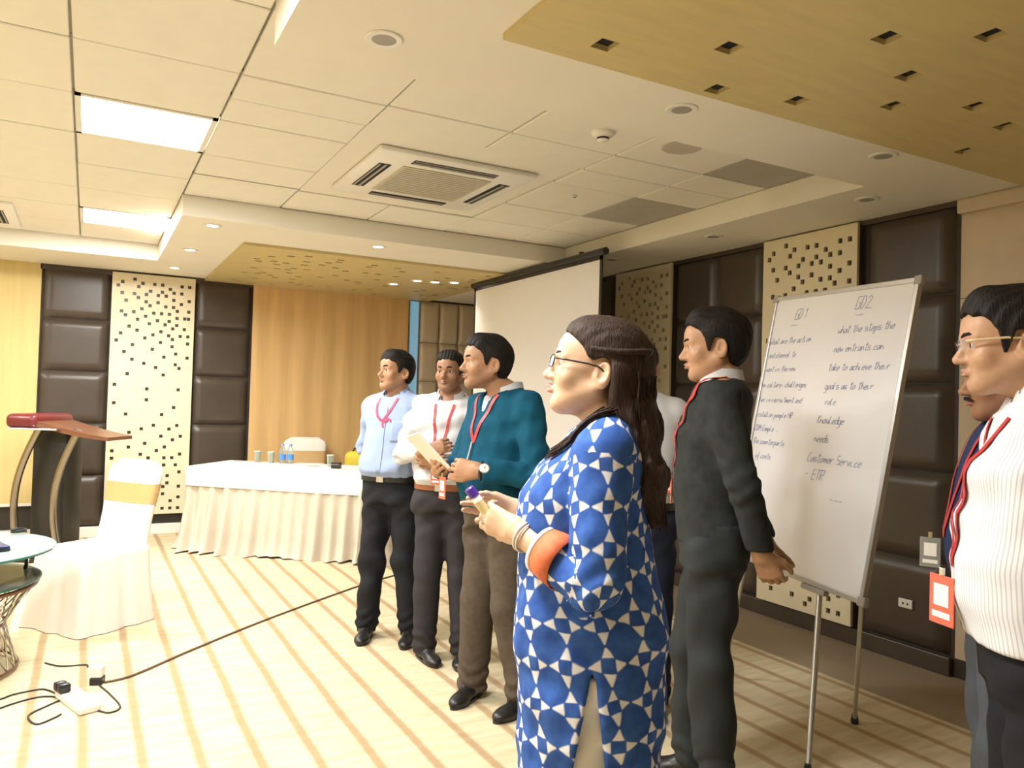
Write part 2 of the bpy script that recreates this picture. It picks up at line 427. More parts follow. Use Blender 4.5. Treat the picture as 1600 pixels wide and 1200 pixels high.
# perforated boards: hole columns 0..20 and rows 0..65, read from the board on the back wall
PH = [(502,152),(533,167),(470,163),(455,177),(577,157),(605,160),(680,165),(708,168),(634,177),(649,190),(515,181),(560,184),(603,187),(619,202),(589,200),(545,197),(680,194),(708,209),(648,218),(500,208),(456,205),(515,222),(545,225),(589,228),(677,234),(469,233),(559,239),(618,243),(648,245),(706,250),(529,251),(663,260),(499,264),(455,274),(573,268),(603,270),(633,272),(706,277),(469,289),(513,292),(543,280),(662,287),(691,289),(587,296),(631,299),(557,308),(616,312),(483,318),(660,314),(645,327),(512,333),(601,338),(689,329),(452,344),(571,350),(630,352),(704,344),(675,355),(541,362),(645,367),(448,372),(601,379),(704,370),(497,388),(645,395),(570,405),(466,414),(658,422),(614,434),(703,437),(496,443),(540,459),(658,463),(585,474),(685,477),(480,499),(612,502),(445,540),(553,556),(670,545),(552,598),(442,610),(668,612),(476,652),(609,652),(580,680),(536,693),(652,693),(682,680),(489,707),(608,720),(696,720),(652,734),(562,748),(488,763),(437,778),(594,775),(636,762),(532,790),(441,806),(562,803),(621,802),(664,802),(692,788),(590,817),(634,829),(677,829),(617,857),(690,855),(646,870),(617,884),(644,898),(600,911),(630,911),(688,910),(630,938),(600,953),(686,951),(657,965),(600,982),(586,995),(630,993),(657,992),(685,990),(560,870),(530,850),(500,840),(470,860),(450,900),(480,920),(520,905),(545,930),(500,960),(465,975),(530,985)]
def board_mesh(name='perforated_board'):
    W_, H_ = 0.74, 2.33
    cells = set()
    for (px, py) in PH:
        v = (py - 128) / 887.0
        left = 427 - 19 * v; w = 309 + 4 * v
        cells.add((min(19, max(1, int((px - left) / w * 21))), min(64, max(1, int((1 - v) * 66)))))
    holes = [((i + .06) * W_ / 21, (i + .94) * W_ / 21, (j + .06) * H_ / 66, (j + .94) * H_ / 66) for i, j in cells]
    return plate_with_holes(0, W_, 0, H_, holes, 0.022, M['cream'], name)
BOARD = board_mesh()
def board(wall, loc, rz, lab):
    o = link('perforated_board', BOARD, wall); o.location = loc
    o.rotation_euler = (PI / 2, 0, rz); o['label'] = lab
    return o
# local plate: x along, y up, z=0 front; rotating by 90 deg about x sends y to z and z to -y, so flip it to face the room
for v in BOARD.vertices: v.co.z = -v.co.z
BOARD.flip_normals()
board(wall_back, (0.17, YB - 0.065, 0.2), 0, 'cream board with scattered square holes')
for yy in (3.845, 5.545):
    board(wall_right, (XR - 0.065, yy, 0.115), -PI / 2, 'cream board with scattered square holes').scale = (1, 1.04, 1)
for (lo, hi, wl) in (((0.17, YB - .045, .2), (0.91, YB - .002, 2.53), wall_back), ((XR - .045, 3.105, .115), (XR - .002, 3.845, 2.535), wall_right), ((XR - .045, 4.805, .115), (XR - .002, 5.545, 2.535), wall_right)):
    MB().box(lo, hi).build('board_backing', M['leather'], wl)
# socket plate on the leather
so = empty('wall_socket', (XR - 0.047, 2.76, 0.335), 0, 'small white socket plate on the dark leather wall panel', 'socket')
MB().box((-.012, -.042, -.025), (0, .042, .025), .004).build('plate', M['plastic_white'], so)
for a in (-.02, .008): MB().box((-.014, a, -.006), (-.0119, a + .008, .006)).build('pin_hole', M['plastic_black'], so)
# ------------------------------------------------------------------ ceiling fixtures
def area_light(name, loc, sx, sy, watts, col, parent):
    d = bpy.data.lights.new(name, 'AREA'); d.shape = 'RECTANGLE'; d.size = sx; d.size_y = sy
    d.energy = watts; d.color = col
    o = bpy.data.objects.new(name, d); COL.objects.link(o); o.parent = parent; o.location = loc
    return o

def light_panel(x, y, label, lit=True):
    t = empty('ceiling_light_panel', (x, y, ZT), 0, label, 'ceiling light', 'square light panels in the tiled ceiling')
    f = MB()
    for a in (-.297, .272):
        f.box((a, -.297, -.014), (a + .025, .297, .004)); f.box((-.297, a, -.014), (.297, a + .025, .004))
    f.build('frame', M['white'], t)
    MB().box((-.274, -.274, -.008), (.274, .274, -.002)).build('diffuser', M['lamp'], t)
    area_light('panel_lamp', (0, 0, -.02), .54, .54, PANEL_WATTS, PANEL_COL, t)
light_panel(0.2, 4.17, 'lit square ceiling panel beside the tiled tray with the air conditioner')
light_panel(0.2, 6.57, 'lit square ceiling panel next to the edge of the white soffit by the back wall')
light_panel(0.2, 1.77, 'lit square ceiling panel level with the yellow ceiling board')
for (x, y) in ((-2.2, 6.57), (-2.2, 4.17), (-2.2, 1.77)):
    light_panel(x, y, 'lit square ceiling panel in the left bay of the tiled ceiling')

def downlight(x, y, z, lit, label, group):
    t = empty('downlight', (x, y, z), 0, label, 'downlight', group)
    MB().lathe([(.062, 0), (.062, -.004), (.058, -.007), (.040, -.006), (.036, 0.0)], n=24).build('trim_ring', M['plastic_white'], t, auto=40)
    if lit:
        MB().lathe([(.0001, -.0035), (.037, -.0045)][::-1], n=20).build('lamp_face', M['lampdown'], t)
        d = bpy.data.lights.new('downlight_lamp', 'SPOT'); d.energy = SPOT_WATTS; d.spot_size = 1.9; d.spot_blend = 0.8; d.color = (1.0, 0.88, 0.70); d.shadow_soft_size = 0.035
        o = bpy.data.objects.new('downlight_lamp', d); COL.objects.link(o); o.parent = t; o.location = (0, 0, -.012)
    else:
        MB().lathe([(.040, -.0055), (.030, .01), (.0001, .012)], n=20).build('reflector', M['plastic_grey'], t)
for (x, y, w) in ((0.712, 5.668, 'nearest the air conditioner'), (0.685, 6.749, 'second in the row of three'), (0.668, 7.816, 'closest to the cream board')):
    downlight(x, y, ZS, True, 'lit soffit downlight beside the far yellow board, ' + w, 'lit downlights in the soffit')
downlight(1.903, 5.678, ZS, True, 'single lit downlight between the air conditioner and the far yellow board', 'lit downlights in the soffit')
for (x, y) in ((2.618, 7.304), (2.731, 6.959), (2.90, 6.921), (3.065, 6.838)):
    downlight(x, y, ZS - .021, True, 'lit downlight in the far yellow ceiling board near the screen', 'lit downlights in the far yellow board')
for (x, y, l) in ((0.793, 2.375, 'unlit round downlight in the soffit by the tray corner'), (1.978, 2.318, 'unlit downlight along the edge of the near yellow board'), (3.095, 2.256, 'unlit downlight at the wall end of the near yellow board'),
                  (3.668, 2.766, 'unlit downlight above the cream board behind the whiteboard'), (3.66, 3.935, 'unlit downlight in the soffit strip above dark leather panels'), (3.61, 5.032, 'unlit downlight in the soffit strip near the screen end')):
    downlight(x, y, ZS, False, l, 'unlit downlights')

def cassette(x, y, label):
    t = empty('air_conditioner', (x, y, ZT), 0, label, 'air conditioner', 'ceiling cassette units')
    # outer frame with a raised lip, then the unit face
    s = .47
    MB().box((-s, -s, -.035), (s, s, .0), .02).build('face_panel', M['plastic_white'], t, auto=40)
    MB().box((-.27, -.27, -.041), (.27, .27, -.034), .004).build('intake_grille', mat('grille_beige', (0.55, 0.50, 0.40), 0.7, var=.04), t)
    sl = MB()
    for k in range(14): sl.box((-.25, -.25 + k * .0365, -.043), (.25, -.25 + k * .0365 + .008, -.0405))
    sl.build('grille_slat', M['tile_grey'], t)
    for k in range(4):
        r = Matrix.Rotation(k * PI / 2, 4, 'Z')
        q = link('air_outlet', MB().box((-.25, .33, -.037), (.25, .40, -.034)).mesh('air_outlet', M['voiddark']), t); q.matrix_local = r
        fl_ = link('louvre', MB().box((-.245, .352, -.042), (.245, .366, -.0365), .002).box((-.245, .385, -.041), (.245, .395, -.0365), .002).mesh('louvre', M['plastic_grey']), t); fl_.matrix_local = r
    return t
ac = cassette(1.735, 4.26, 'square white cassette air conditioner in the tiled tray')
sl = MB().box((-.61, -.70, -.003), (.61, .70, .012), .004)
sl.build('surround_panel', M['plaster'], ac)
cassette(-0.98, 6.90, 'white cassette air conditioner in the left bay beside the lit panel')

def sensor(x, y, z, label, s=1.0, dome=False):
    t = empty('smoke_detector', (x, y, z), 0, label, 'detector')
    MB().lathe([(.055 * s, 0), (.055 * s, -.012 * s), (.045 * s, -.022 * s), (.03 * s, -.024 * s), (.028 * s, -.04 * s), (.018 * s, -.046 * s), (.0001, -.047 * s)], n=24).build('housing', M['plastic_white'], t, auto=45)
    MB().lathe([(.0295 * s, -.028 * s), (.0295 * s, -.037 * s)], n=24).build('vent_band', M['plastic_black'], t)
sensor(2.10, 3.02, ZT - .012, 'white smoke detector with black vents on a ceiling tile')
sensor(2.61, 4.05, ZT - .012, 'tiny dark ceiling sensor right of the air conditioner', .35)
t = empty('ceiling_speaker', (2.55, 2.98, ZT - .013), 0, 'faint round ceiling speaker beside a grey tile', 'speaker')
MB().lathe([(.10, 0), (.10, -.004), (.09, -.006), (.0001, -.006)], n=28).build('grille', mat('speaker_mesh', (0.50, 0.45, 0.38), .8, bump=.3, bscale=400), t)

# ------------------------------------------------------------------ projection screen, hung parallel to the right wall
sx = 3.26
t = empty('projection_screen', (sx, 5.70, 0.80), 0, 'white pull-down projection screen with a black casing and border', 'screen')
y0, y1 = -1.02, 1.05
MB().box((-.002, y0, 0), (.002, y1, 1.655)).build('screen_sheet', M['screen'], t)
MB().box((-.004, y0 - .03, 1.655), (.004, y1 + .03, 1.70)).box((-.004, y0 - .03, -.03), (.004, y0, 1.70)).box((-.004, y1, -.03), (.004, y1 + .03, 1.70)).box((-.004, y0 - .03, -.03), (.004, y1 + .03, 0)).build('border', M['plastic_black'], t)
MB().tube([(0, y0 - .07, 1.71), (0, y1 + .07, 1.71)], .028, 14).build('casing', M['plastic_black'], t, auto=40)
MB().tube([(0, y0 - .03, -.04), (0, y1 + .03, -.04)], .012, 10).build('weight_bar', M['plastic_black'], t, auto=40)
for yy in (y0 + .25, y1 - .25): MB().box((-.014, yy - .014, 1.73), (.014, yy + .014, 1.75)).build('hanger', M['plastic_black'], t)

# ------------------------------------------------------------------ whiteboard on a stand
wb = empty('whiteboard', (0, 0, 0), 0, 'white flip board with blue handwriting on a silver tripod stand', 'whiteboard')
TL = Vector((3.065, 2.829, 1.957)); U = Vector((-0.167, -0.884, -0.025)); Vv = Vector((-0.201, 0.119, -1.276))
uh = U.normalized(); vh = (Vv - uh * Vv.dot(uh)).normalized(); nh = uh.cross(vh).normalized()
if nh.x > 0: nh = -nh
BW, BH = U.length, Vv.length
def bp(u, v, n): return TL + uh * u + vh * v + nh * n
FR = Matrix(((uh.x, vh.x, nh.x, TL.x), (uh.y, vh.y, nh.y, TL.y), (uh.z, vh.z, nh.z, TL.z), (0, 0, 0, 1)))
def flip_safe(o):
    return o
MB().box((0, 0, -.016), (BW, BH, -.004), mat=FR).build('board_panel', M['board'], wb)
f = MB()
for lo, hi in (((-.008, -.012, -.02), (.012, BH + .012, 0.004)), ((BW - .012, -.012, -.02), (BW + .008, BH + .012, 0.004))): f.box(lo, hi, .003, FR)
f.box((-.008, -.012, -.02), (BW + .008, .010, .004), .003, FR); f.box((-.008, BH - .010, -.02), (BW + .008, BH + .012, .004), .003, FR)
f.build('frame', M['alu'], wb)
for (u, v) in ((0, 0), (BW, 0), (BW, BH), (0, BH)):
    MB().box((u - .02, v - .02, -.022), (u + .02, v + .02, .006), .006, FR).build('corner_cap', M['plastic_grey'], wb)
# tripod: two front legs and a rear leg, plus the top ledge
pc = bp(BW * .40, BH * .985, -.03)
FOOT = [(2.475, 2.08, 0.012), (3.07, 2.33, 0.012), (2.95, 3.02, 0.012)]
MB().tube([bp(BW * .70, BH * .99, -.028), (bp(BW * .70, BH * .99, -.03) + Vector(FOOT[0])) / 2 + Vector((0, 0, .0)), FOOT[0]], [.012, .012, .0105], 10).build('leg', M['alu'], wb, auto=40)
MB().tube([bp(BW * .92, BH * .80, -.03), FOOT[1]], [.010, .009], 10).build('leg', M['alu'], wb, auto=40)
MB().tube([bp(BW * .12, BH * .80, -.03), FOOT[2]], [.010, .009], 10).build('leg', M['alu'], wb, auto=40)
for p in FOOT: MB().lathe([(.016, -.012), (.018, 0), (.012, .03)], c=p, n=12).build('rubber_foot', M['plastic_black'], wb, auto=40)
MB().box((BW * .62, BH + .012, -.02), (BW * .78, BH + .035, .01), .004, FR).build('clamp', M['plastic_grey'], wb)

# marker handwriting: a small cursive stroke font, letters in a 0..4 x 0..6 box (baseline y=2, x-height 4)
GL = {
 'a': '34 24 13 12 22 33 34 32 43', 'b': '16 12 22 33 24 14', 'c': '34 24 13 12 22 32', 'd': '34 14 12 32 36 32', 'e': '13 33 34 24 13 12 22 32',
 'f': '36 26 25 20 23 33', 'g': '34 14 12 32 34 30 10', 'h': '16 12 14 24 33 32', 'i': '14 12 22', 'k': '16 12 13 34 13 32', 'l': '16 12 22', 'm': '14 12 13 24 22 23 34 32', 'n': '14 12 13 24 33 32',
 'o': '24 13 12 22 33 34 24', 'p': '14 10 13 24 33 22 12', 'r': '14 12 13 24 34', 's': '34 14 13 33 32 12', 't': '26 22 32 32|15 35', 'u': '14 12 22 34 32', 'v': '14 22 34', 'w': '14 12 23 32 34', 'y': '14 12 32 34 30 10', 'z': '14 34 12 32',
 'C': '36 26 14 12 22 32', 'G': '36 16 12 32 34 24', 'D': '16 12 22 34 26 16', 'T': '16 46|26 22', 'E': '36 16 12 32|14 34', 'R': '12 16 36 34 14 32', 'S': '36 16 14 34 32 12', 'H': '16 12|36 32|14 34', 'M': '12 16 24 36 32', 'K': '16 12|36 14 32',
 '1': '25 36 32', '2': '15 26 35 12 42', '-': '14 34', '.': '22 23', ':': '22 23|24 24', ' ': ''}
def handwriting(text, u, v, h, slope, seed):
    r_ = random.Random(seed); b = MB(); x = u; sc = h / 4.0
    for ch in text:
        for st in GL.get(ch, '').split('|'):
            pts = [(int(q[0]) - 1, int(q[1])) for q in st.split()]
            pts = [((px + .28 * (py - 2)) * sc * .82 + r_.uniform(-.05, .05) * sc, (py - 2) * sc + r_.uniform(-.12, .12) * sc) for px, py in pts]
            for (a, c_) in zip(pts[:-1], pts[1:]):
                ux, uy = x + a[0], v - a[1] - (x - u) * slope; vx, vy = x + c_[0], v - c_[1] - (x - u) * slope
                dx, dy = vx - ux, vy - uy; L_ = math.hypot(dx, dy) or 1
                nx, ny = -dy / L_ * .0018, dx / L_ * .0018
                b.face([bp(ux + nx, uy + ny, -.0032), bp(vx + nx, vy + ny, -.0032), bp(vx - nx, vy - ny, -.0032), bp(ux - nx, uy - ny, -.0032)])
        x += sc * (2.2 if ch != ' ' else 1.8)
    b.build('handwriting', M['ink'], wb)
LN = [('GD1', .17, .115, .050), ('-------', .15, .150, .012),
      ('what are the action', .015, .235, .030), ('and channel to', .02, .305, .028), ('want in the new', .02, .375, .028), ('on culture: challenges', .01, .455, .028), ('her in recruitment and', .012, .53, .027),
      ('rotation people HR', .02, .605, .027), ('CDM Complex.', .015, .675, .028), ('The counterparts', .02, .74, .028), ('of costs', .06, .81, .028), ('r', .07, .88, .028),
      ('GD2', .57, .095, .056), ('-------', .58, .128, .012),
      ('what the steps the', .49, .200, .034), ('new entrants can', .485, .285, .034), ('take to achieve their', .47, .370, .032), ('goals as to their', .47, .455, .032), ('role', .49, .525, .030), ('Knowledge', .46, .610, .034),
      ('needs', .46, .695, .034), ('Customer Service', .44, .785, .038), ('- ETR', .44, .865, .046), ('---', .62, .96, .05)]
for i, (tx, u, v, h) in enumerate(LN): handwriting(tx, u, v, h, .02, i)

# ------------------------------------------------------------------ skirted table
TA = Vector((0.80, 7.42, 0)); tdir = Vector((0.79, -0.613, 0)).normalized(); tdep = Vector((0.613, 0.79, 0)).normalized()
TLn, TD, TZ = 1.85, 0.74, 0.745
tang = math.atan2(tdir.y, tdir.x)
tb = empty('skirted_table', TA, tang, 'long table under a white cloth with a pleated ivory skirt', 'table')
def rect_path(n, L_, D_, r=.04):
    pts = []
    per = 2 * (L_ + D_)
    for i in range(n):
        s = i / n * per
        if s < L_: p = (s, 0, 0, -1)
        elif s < L_ + D_: p = (L_, s - L_, 1, 0)
        elif s < 2 * L_ + D_: p = (L_ - (s - L_ - D_), D_, 0, 1)
        else: p = (0, D_ - (s - 2 * L_ - D_), -1, 0)
        pts.append(p + (s,))
    return pts
n = 520; P = []
for (zz, flare, amp) in ((TZ - .13, .004, .006), (TZ - .3, .012, .012), (.35, .03, .018), (.15, .055, .024), (.04, .085, .032), (.006, .11, .038)):
    row = []
    for (x, y, nx, ny, s) in rect_path(n, TLn, TD):
        w = math.sin(s * 52 + .8 * math.sin(s * 7)) + .5 * math.sin(s * 31 + 1.3)
        o_ = flare + amp * 1.25 * w * (.75 + .4 * math.sin(s * 5.1))
        cx, cy = x - TLn / 2, y - TD / 2
        cn = Vector((nx + .25 * cx / TLn * (abs(ny) > 0), ny + .25 * cy / TD * (abs(nx) > 0), 0)).normalized()
        row.append((x + cn.x * o_, y + cn.y * o_, zz + (.010 * math.sin(s * 9) + .004 if zz < .01 else 0)))
    P.append(row)
MB().grid(P, closed=True).build('pleated_skirt', M['skirt'], tb, smooth=True)
# top cloth with a draped valance
P = []
for k, (zz, fl_) in enumerate(((TZ, -.01), (TZ, .004), (TZ - .01, .012), (TZ - .05, .016), (TZ - .09, .018), (TZ - .13, .02), (TZ - .165, .02))):
    row = []
    for (x, y, nx, ny, s) in rect_path(n, TLn, TD):
        sag = 0 if k < 3 else -.018 * math.sin((s * 1.1) % PI) * (k - 2) / 4
        fold = 0 if k < 3 else .005 * math.sin(k * 2.4 + s * 3.0)
        cn = Vector((nx, ny, 0))
        row.append((x + cn.x * (fl_ + fold), y + cn.y * (fl_ + fold), zz + sag))
    P.append(row)
b = MB().grid(P, closed=True)
b.box((.0, .0, TZ - .02), (TLn, TD, TZ + .001))
b.build('tablecloth', M['satin'], tb, auto=50)
def ontable(px, py, z=0): 
    return (px, py, TZ + z)

def on_t(a, d):  # along, depth -> world
    p = TA + tdir * a + tdep * d; return (p.x, p.y, TZ + .001)
def tumbler(a, d, lab):
    t = empty('drinking_glass', on_t(a, d), 0, lab, 'glass', 'glasses on the skirted table')
    MB().lathe([(.026, 0), (.033, .10), (.0315, .10), (.025, .006), (.0001, .006)], n=20).build('tumbler', M['glass'], t, auto=40)
    MB().lathe([(.034, .100), (.034, .106), (.031, .106)], n=20).build('paper_lid', M['paper'], t)
tumbler(.32, .66, 'clear drinking glass standing alone near the dark wall panels')
tumbler(1.10, .56, 'clear drinking glass right beside the small black box')
tumbler(.47, .64, 'clear drinking glass next to the water bottles')
def bottle(a, d, lab):
    t = empty('water_bottle', on_t(a, d), 0, lab, 'bottle', 'water bottles on the skirted table')
    MB().lathe([(.028, 0), (.031, .008), (.031, .11), (.028, .13), (.013, .155), (.013, .165), (.0001, .166)], n=20).build('body', M['glass'], t, auto=40)
    MB().lathe([(.0318, .035), (.0318, .085)], n=20).build('label', M['bottlelabel'], t)
    MB().lathe([(.015, .163), (.015, .185), (.0001, .186)], n=16).build('cap', M['bottlecap'], t, auto=40)
bottle(.585, .64, 'short clear water bottle with blue label on skirted table')
bottle(.655, .66, 'short clear water bottle with blue label on skirted table')
t = empty('black_box', on_t(1.24, .36), tang, 'small black box lying on the white tablecloth', 'box')
MB().box((-.04, -.03, 0), (.04, .03, .055), .004).build('case', M['plastic_black'], t); MB().box((-.04, -.031, .035), (.04, -.029, .039)).build('lid_seam', M['plastic_grey'], t)
for (a, d, l) in ((.16, .62, 'flat pen and paper near the far edge of the white table'), (.98, .44, 'small folded paper slip in front of the water bottles')):
    t = empty('paper_slip', on_t(a, d), tang + .3, l, 'paper')
    MB().box((-.08, -.05, 0), (.08, .05, .003)).build('sheet', M['paper'], t)
    MB().tube([(-.05, -.02, .007), (.06, .0, .007)], .004, 6).build('pen', M['plastic_grey'], t)

# ------------------------------------------------------------------ covered banquet chairs
def chair_cover(name, loc, rz, label, band=True):
    """local: faces +y, seat centre at the origin"""
    t = empty(name, loc, rz, label, 'chair', 'chairs in white covers')
    w, d, sz = .225, .225, .46
    # skirt of the cover from the seat to the floor
    P = []
    for (z, e) in ((0.004, .045), (.12, .03), (.3, .012), (.42, .004), (.452, 0.0), (.462, -.02)):
        row = []
        for i in range(96):
            a = 2 * PI * i / 96
            ca, sa = math.cos(a), math.sin(a)
            k = 1 / max(abs(ca), abs(sa)) ; k = min(k, 1.33)
            fold = .010 * math.sin(a * 9 + 1) * (1 - z / .47) + .005 * math.sin(a * 17) * (1 - z / .47)
            row.append((ca * k * (w + e + fold), sa * k * (d + e + fold), z))
        P.append(row)
    P.append([(0.3 * p[0], .3 * p[1], .478) for p in P[-1]])
    s = MB().grid(P, closed=True)
    s.bm.verts.ensure_lookup_table()
    s.bm.faces.new(s.bm.verts[-96:])
    s.build('seat_cover', M['satin'], t, smooth=True)
    # back cover, leaning away and rounded at the top
    def back(z0, z1, grow, nz=16):
        P = []
        for i in range(nz + 1):
            z = z0 + (z1 - z0) * i / nz
            y = -.185 - .10 * (z - .44) / .5
            hw = .215 + .01 * math.sin(z * 8)
            top = max(0, (z - .86) / .10)
            hw = hw * math.sqrt(max(0.0, 1 - top ** 2.6 * .62))
            th = .045 * math.sqrt(max(0.02, 1 - max(0, (z - .90) / .062) ** 2 * .9))
            row = []
            for j in range(40):
                a = 2 * PI * j / 40; ca, sa = math.cos(a), math.sin(a)
                row.append((math.copysign(abs(ca) ** .45, ca) * (hw + grow), y + math.copysign(abs(sa) ** .7, sa) * (th + grow), z))
            P.append(row)
        return P
    b = MB().grid(back(.30, .96, 0), closed=True); b.bm.verts.ensure_lookup_table(); b.bm.faces.new(b.bm.verts[-40:])
    b.build('back_cover', M['satin'], t, smooth=True)
    if band:
        MB().grid(back(.70, .82, .004, 4), closed=True).build('gold_band', M['gold'], t, smooth=True)
    for sx_ in (-1, 1):
        for sy_ in (-1, 1): MB().box((sx_ * .19 - .012, sy_ * .19 - .012, 0), (sx_ * .19 + .012, sy_ * .19 + .012, .44)).build('leg', M['plastic_black'], t)
    return t
ang = math.atan2(0.80, -0.60)   # faces (-0.80,-0.60)
chair_cover('covered_chair', (0.07, 5.33, 0), math.atan2(0.80, -0.60), 'white covered banquet chair with gold band beside the glass table')
pp = TA + tdir * 0.50 + tdep * 1.19
chair_cover('covered_chair', (1.97, 7.97, 0), PI - 0.22, 'white covered chair with gold band tucked behind the skirted table')
# yellow bag behind the table
t = empty('yellow_bag', (2.37, 7.50, 0.0), tang, 'yellow rounded bag on a stool behind the skirted table', 'bag')
MB().box((-.12, -.08, .46), (.12, .08, .86), .06, seg=4).build('bag_body', M['bagyellow'], t, auto=60)
MB().tube([(-.05, 0, .855), (-.03, 0, .89), (.03, 0, .89), (.05, 0, .855)], .009, 8).build('handle', M['plastic_black'], t, auto=60)
b = MB().lathe([(.15, .43), (.155, .445), (.15, .46)], n=24)
for a in range(4): b.tube([(.11 * math.cos(a * PI / 2 + .78), .11 * math.sin(a * PI / 2 + .78), .43), (.14 * math.cos(a * PI / 2 + .78), .14 * math.sin(a * PI / 2 + .78), 0)], .012, 8)
b.build('stool_frame', M['plastic_black'], t)

M['darkchrome'] = mat('dark_chrome', (0.34, 0.31, 0.27), 0.22, 1.0, var=0.05)
# ------------------------------------------------------------------ lectern
lc = empty('lectern', (-0.16, 7.45, 0), math.radians(-29), 'dark lectern with maroon sloping top and curved chrome uprights', 'lectern')
# local x runs across the picture, y away from the camera
MB().box((-.31, -.30, 1.075), (-.06, .26, 1.19), .045, seg=4).build('sloping_top', M['maroon'], lc, auto=50)
P = []
for i in range(13):
    u = i / 12; x = -.10 + .58 * u; z = 1.115 - .055 * u - .055 * math.sin(u * PI * .5)
    P.append([(x, -.27 + .06 * u, z + .028 - .018 * u), (x, .24 - .06 * u, z + .028 - .018 * u), (x, .24 - .06 * u, z - .022 + .004 * u), (x, -.27 + .06 * u, z - .022 + .004 * u)])
b = MB().grid(P, closed=True); b.bm.verts.ensure_lookup_table(); b.bm.faces.new(b.bm.verts[:4]); b.bm.faces.new(b.bm.verts[-4:])
b.build('side_wing', M['brownwood'], lc, auto=30)
MB().box((-.28, -.31, 1.063), (.12, .25, 1.078), .006).build('underside_rail', M['chrome'], lc)
MB().box((-.22, -.06, .03), (.06, .20, 1.07), .02).build('column', M['darklam'], lc, auto=40)
MB().box((-.38, -.24, 0), (.24, .26, .03), .01).build('base_plate', M['darklam'], lc)
for x0, s in ((-.16, 1), (.16, 1)):
    pts = [(x0 + .10 * math.cos(2.2) + (-.17 * math.sin(PI * k / 16) * .55) + .11 * (k / 16) ** 2, -.16, .03 + k / 16 * 1.04) for k in range(17)]
    MB().tube(pts, .028, 12).build('upright', M['darkchrome'], lc, auto=60)

# ------------------------------------------------------------------ round glass table with twisted wire base
gt = empty('glass_table', (-0.62, 4.62, 0), 0, 'round two-tier glass side table on a twisted wire base', 'table')
for (r_, z, nm) in ((.51, .60, 'glass_top'), (.45, .45, 'glass_shelf')):
    MB().lathe([(r_ - .003, z - .006), (r_, z - .003), (r_, z + .003), (r_ - .003, z + .006)], n=72).build(nm, M['glass'], gt, auto=40)
    MB().lathe([(r_ + .001, z - .005), (r_ + .001, z + .004), (r_ - .002, z + .004)], n=72).build('glass_edge', M['glassedge'], gt)
ringm = MB()
for (r_, z) in ((.43, .425), (.36, .02), (.30, .23)):
    ringm.tube([(r_ * math.cos(a * 2 * PI / 48), r_ * math.sin(a * 2 * PI / 48), z) for a in range(49)], .011 if z > .4 else .007, 8)
ringm.build('base_ring', M['brownwood'], gt, auto=60)
for k in range(30):
    a = 2 * PI * k / 30
    for tw in (.75, -.75):
        p0 = (.36 * math.cos(a), .36 * math.sin(a), .02); p2 = (.43 * math.cos(a + tw), .43 * math.sin(a + tw), .425); pm = (.30 * math.cos(a + tw / 2), .30 * math.sin(a + tw / 2), .23)
        MB().tube([p0, pm, p2], .004, 5).build('wire_rod', M['chrome'], gt, smooth=True)
for k in range(4):
    a = k * PI / 2 + .4
    MB().tube([(.40 * math.cos(a), .40 * math.sin(a), .45), (.42 * math.cos(a), .42 * math.sin(a), .592)], .010, 8).build('spacer', M['chrome'], gt, smooth=True)
lp = empty('laptop', (-0.50, 4.52, .607), math.radians(20), 'closed dark blue laptop lying on the glass table', 'laptop')
MB().box((-.17, -.12, 0), (.17, .12, .016), .004).build('base_shell', mat('laptop_black', (.02, .022, .03), .3), lp)
MB().box((-.17, -.12, .0165), (.17, .12, .025), .004).build('lid', mat('laptop_blue', (.03, .05, .16), .25), lp)
ms = empty('coiled_cable', (-0.30, 4.98, .607), 0, 'small coil of black cable at the far rim of the glass table', 'cable')
MB().tube([((.035 + .004 * math.sin(a)) * math.cos(a), .03 * math.sin(a), .006 + a * .0012) for a in [k * PI / 8 for k in range(44)]], .004, 6).build('coil', M['cableblack'], ms, smooth=True)

# ------------------------------------------------------------------ extension board, plugs and cables on the carpet
es = empty('extension_board', (0.01, 3.965, 0), math.radians(-70), 'white extension board lying on the carpet with black plugs', 'power strip')
MB().box((-.15, -.045, 0), (.15, .045, .035), .008).build('housing', M['plastic_white'], es)
for x in (.02, -.05, -.11):
    MB().lathe([(.018, .0352), (.0001, .0356)], c=(x, 0, 0), n=16).build('socket_face', M['plastic_grey'], es)
for i, (x, y) in enumerate(((-.125, -.03), (-.085, -.028))):
    t = MB().box((x - .018, y - .025, .036), (x + .018, y + .025, .075), .008).build('plug', M['plastic_black'], es, auto=40)
ad = empty('power_adapter', (0.09, 4.20, 0), math.radians(-20), 'white cube power adapter with a black base on the carpet', 'adapter')
MB().box((-.028, -.028, 0), (.028, .028, .035), .006).build('plug_block', M['plastic_black'], ad)
MB().box((-.026, -.026, .035), (.026, .026, .085), .006).build('adapter_body', M['plastic_white'], ad)
def cat(pts, n=8):
    out = []; p = [pts[0]] + list(pts) + [pts[-1]]
    for i in range(1, len(p) - 2):
        for k in range(n):
            t_ = k / n
            out.append(tuple(.5 * (2 * p[i][j] + (p[i + 1][j] - p[i - 1][j]) * t_ + (2 * p[i - 1][j] - 5 * p[i][j] + 4 * p[i + 1][j] - p[i + 2][j]) * t_ ** 2 + (3 * p[i][j] - p[i - 1][j] - 3 * p[i + 1][j] + p[i + 2][j]) * t_ ** 3) for j in range(3)))
    return out + [tuple(pts[-1])]
def cable(pts, r, m, label):
    o = MB().tube(cat([(x, y, r) for x, y in pts]), r, 6).build('cable', m, smooth=True)
    tag(o, label, 'cable', 'cables on the carpet')
cable([(.12, 4.19), (.252, 4.244), (.546, 4.53), (1.04, 4.975), (1.803, 5.579), (2.337, 5.922), (2.70, 6.2)], .006, M['cable'], 'long brown cable running straight across the striped carpet')
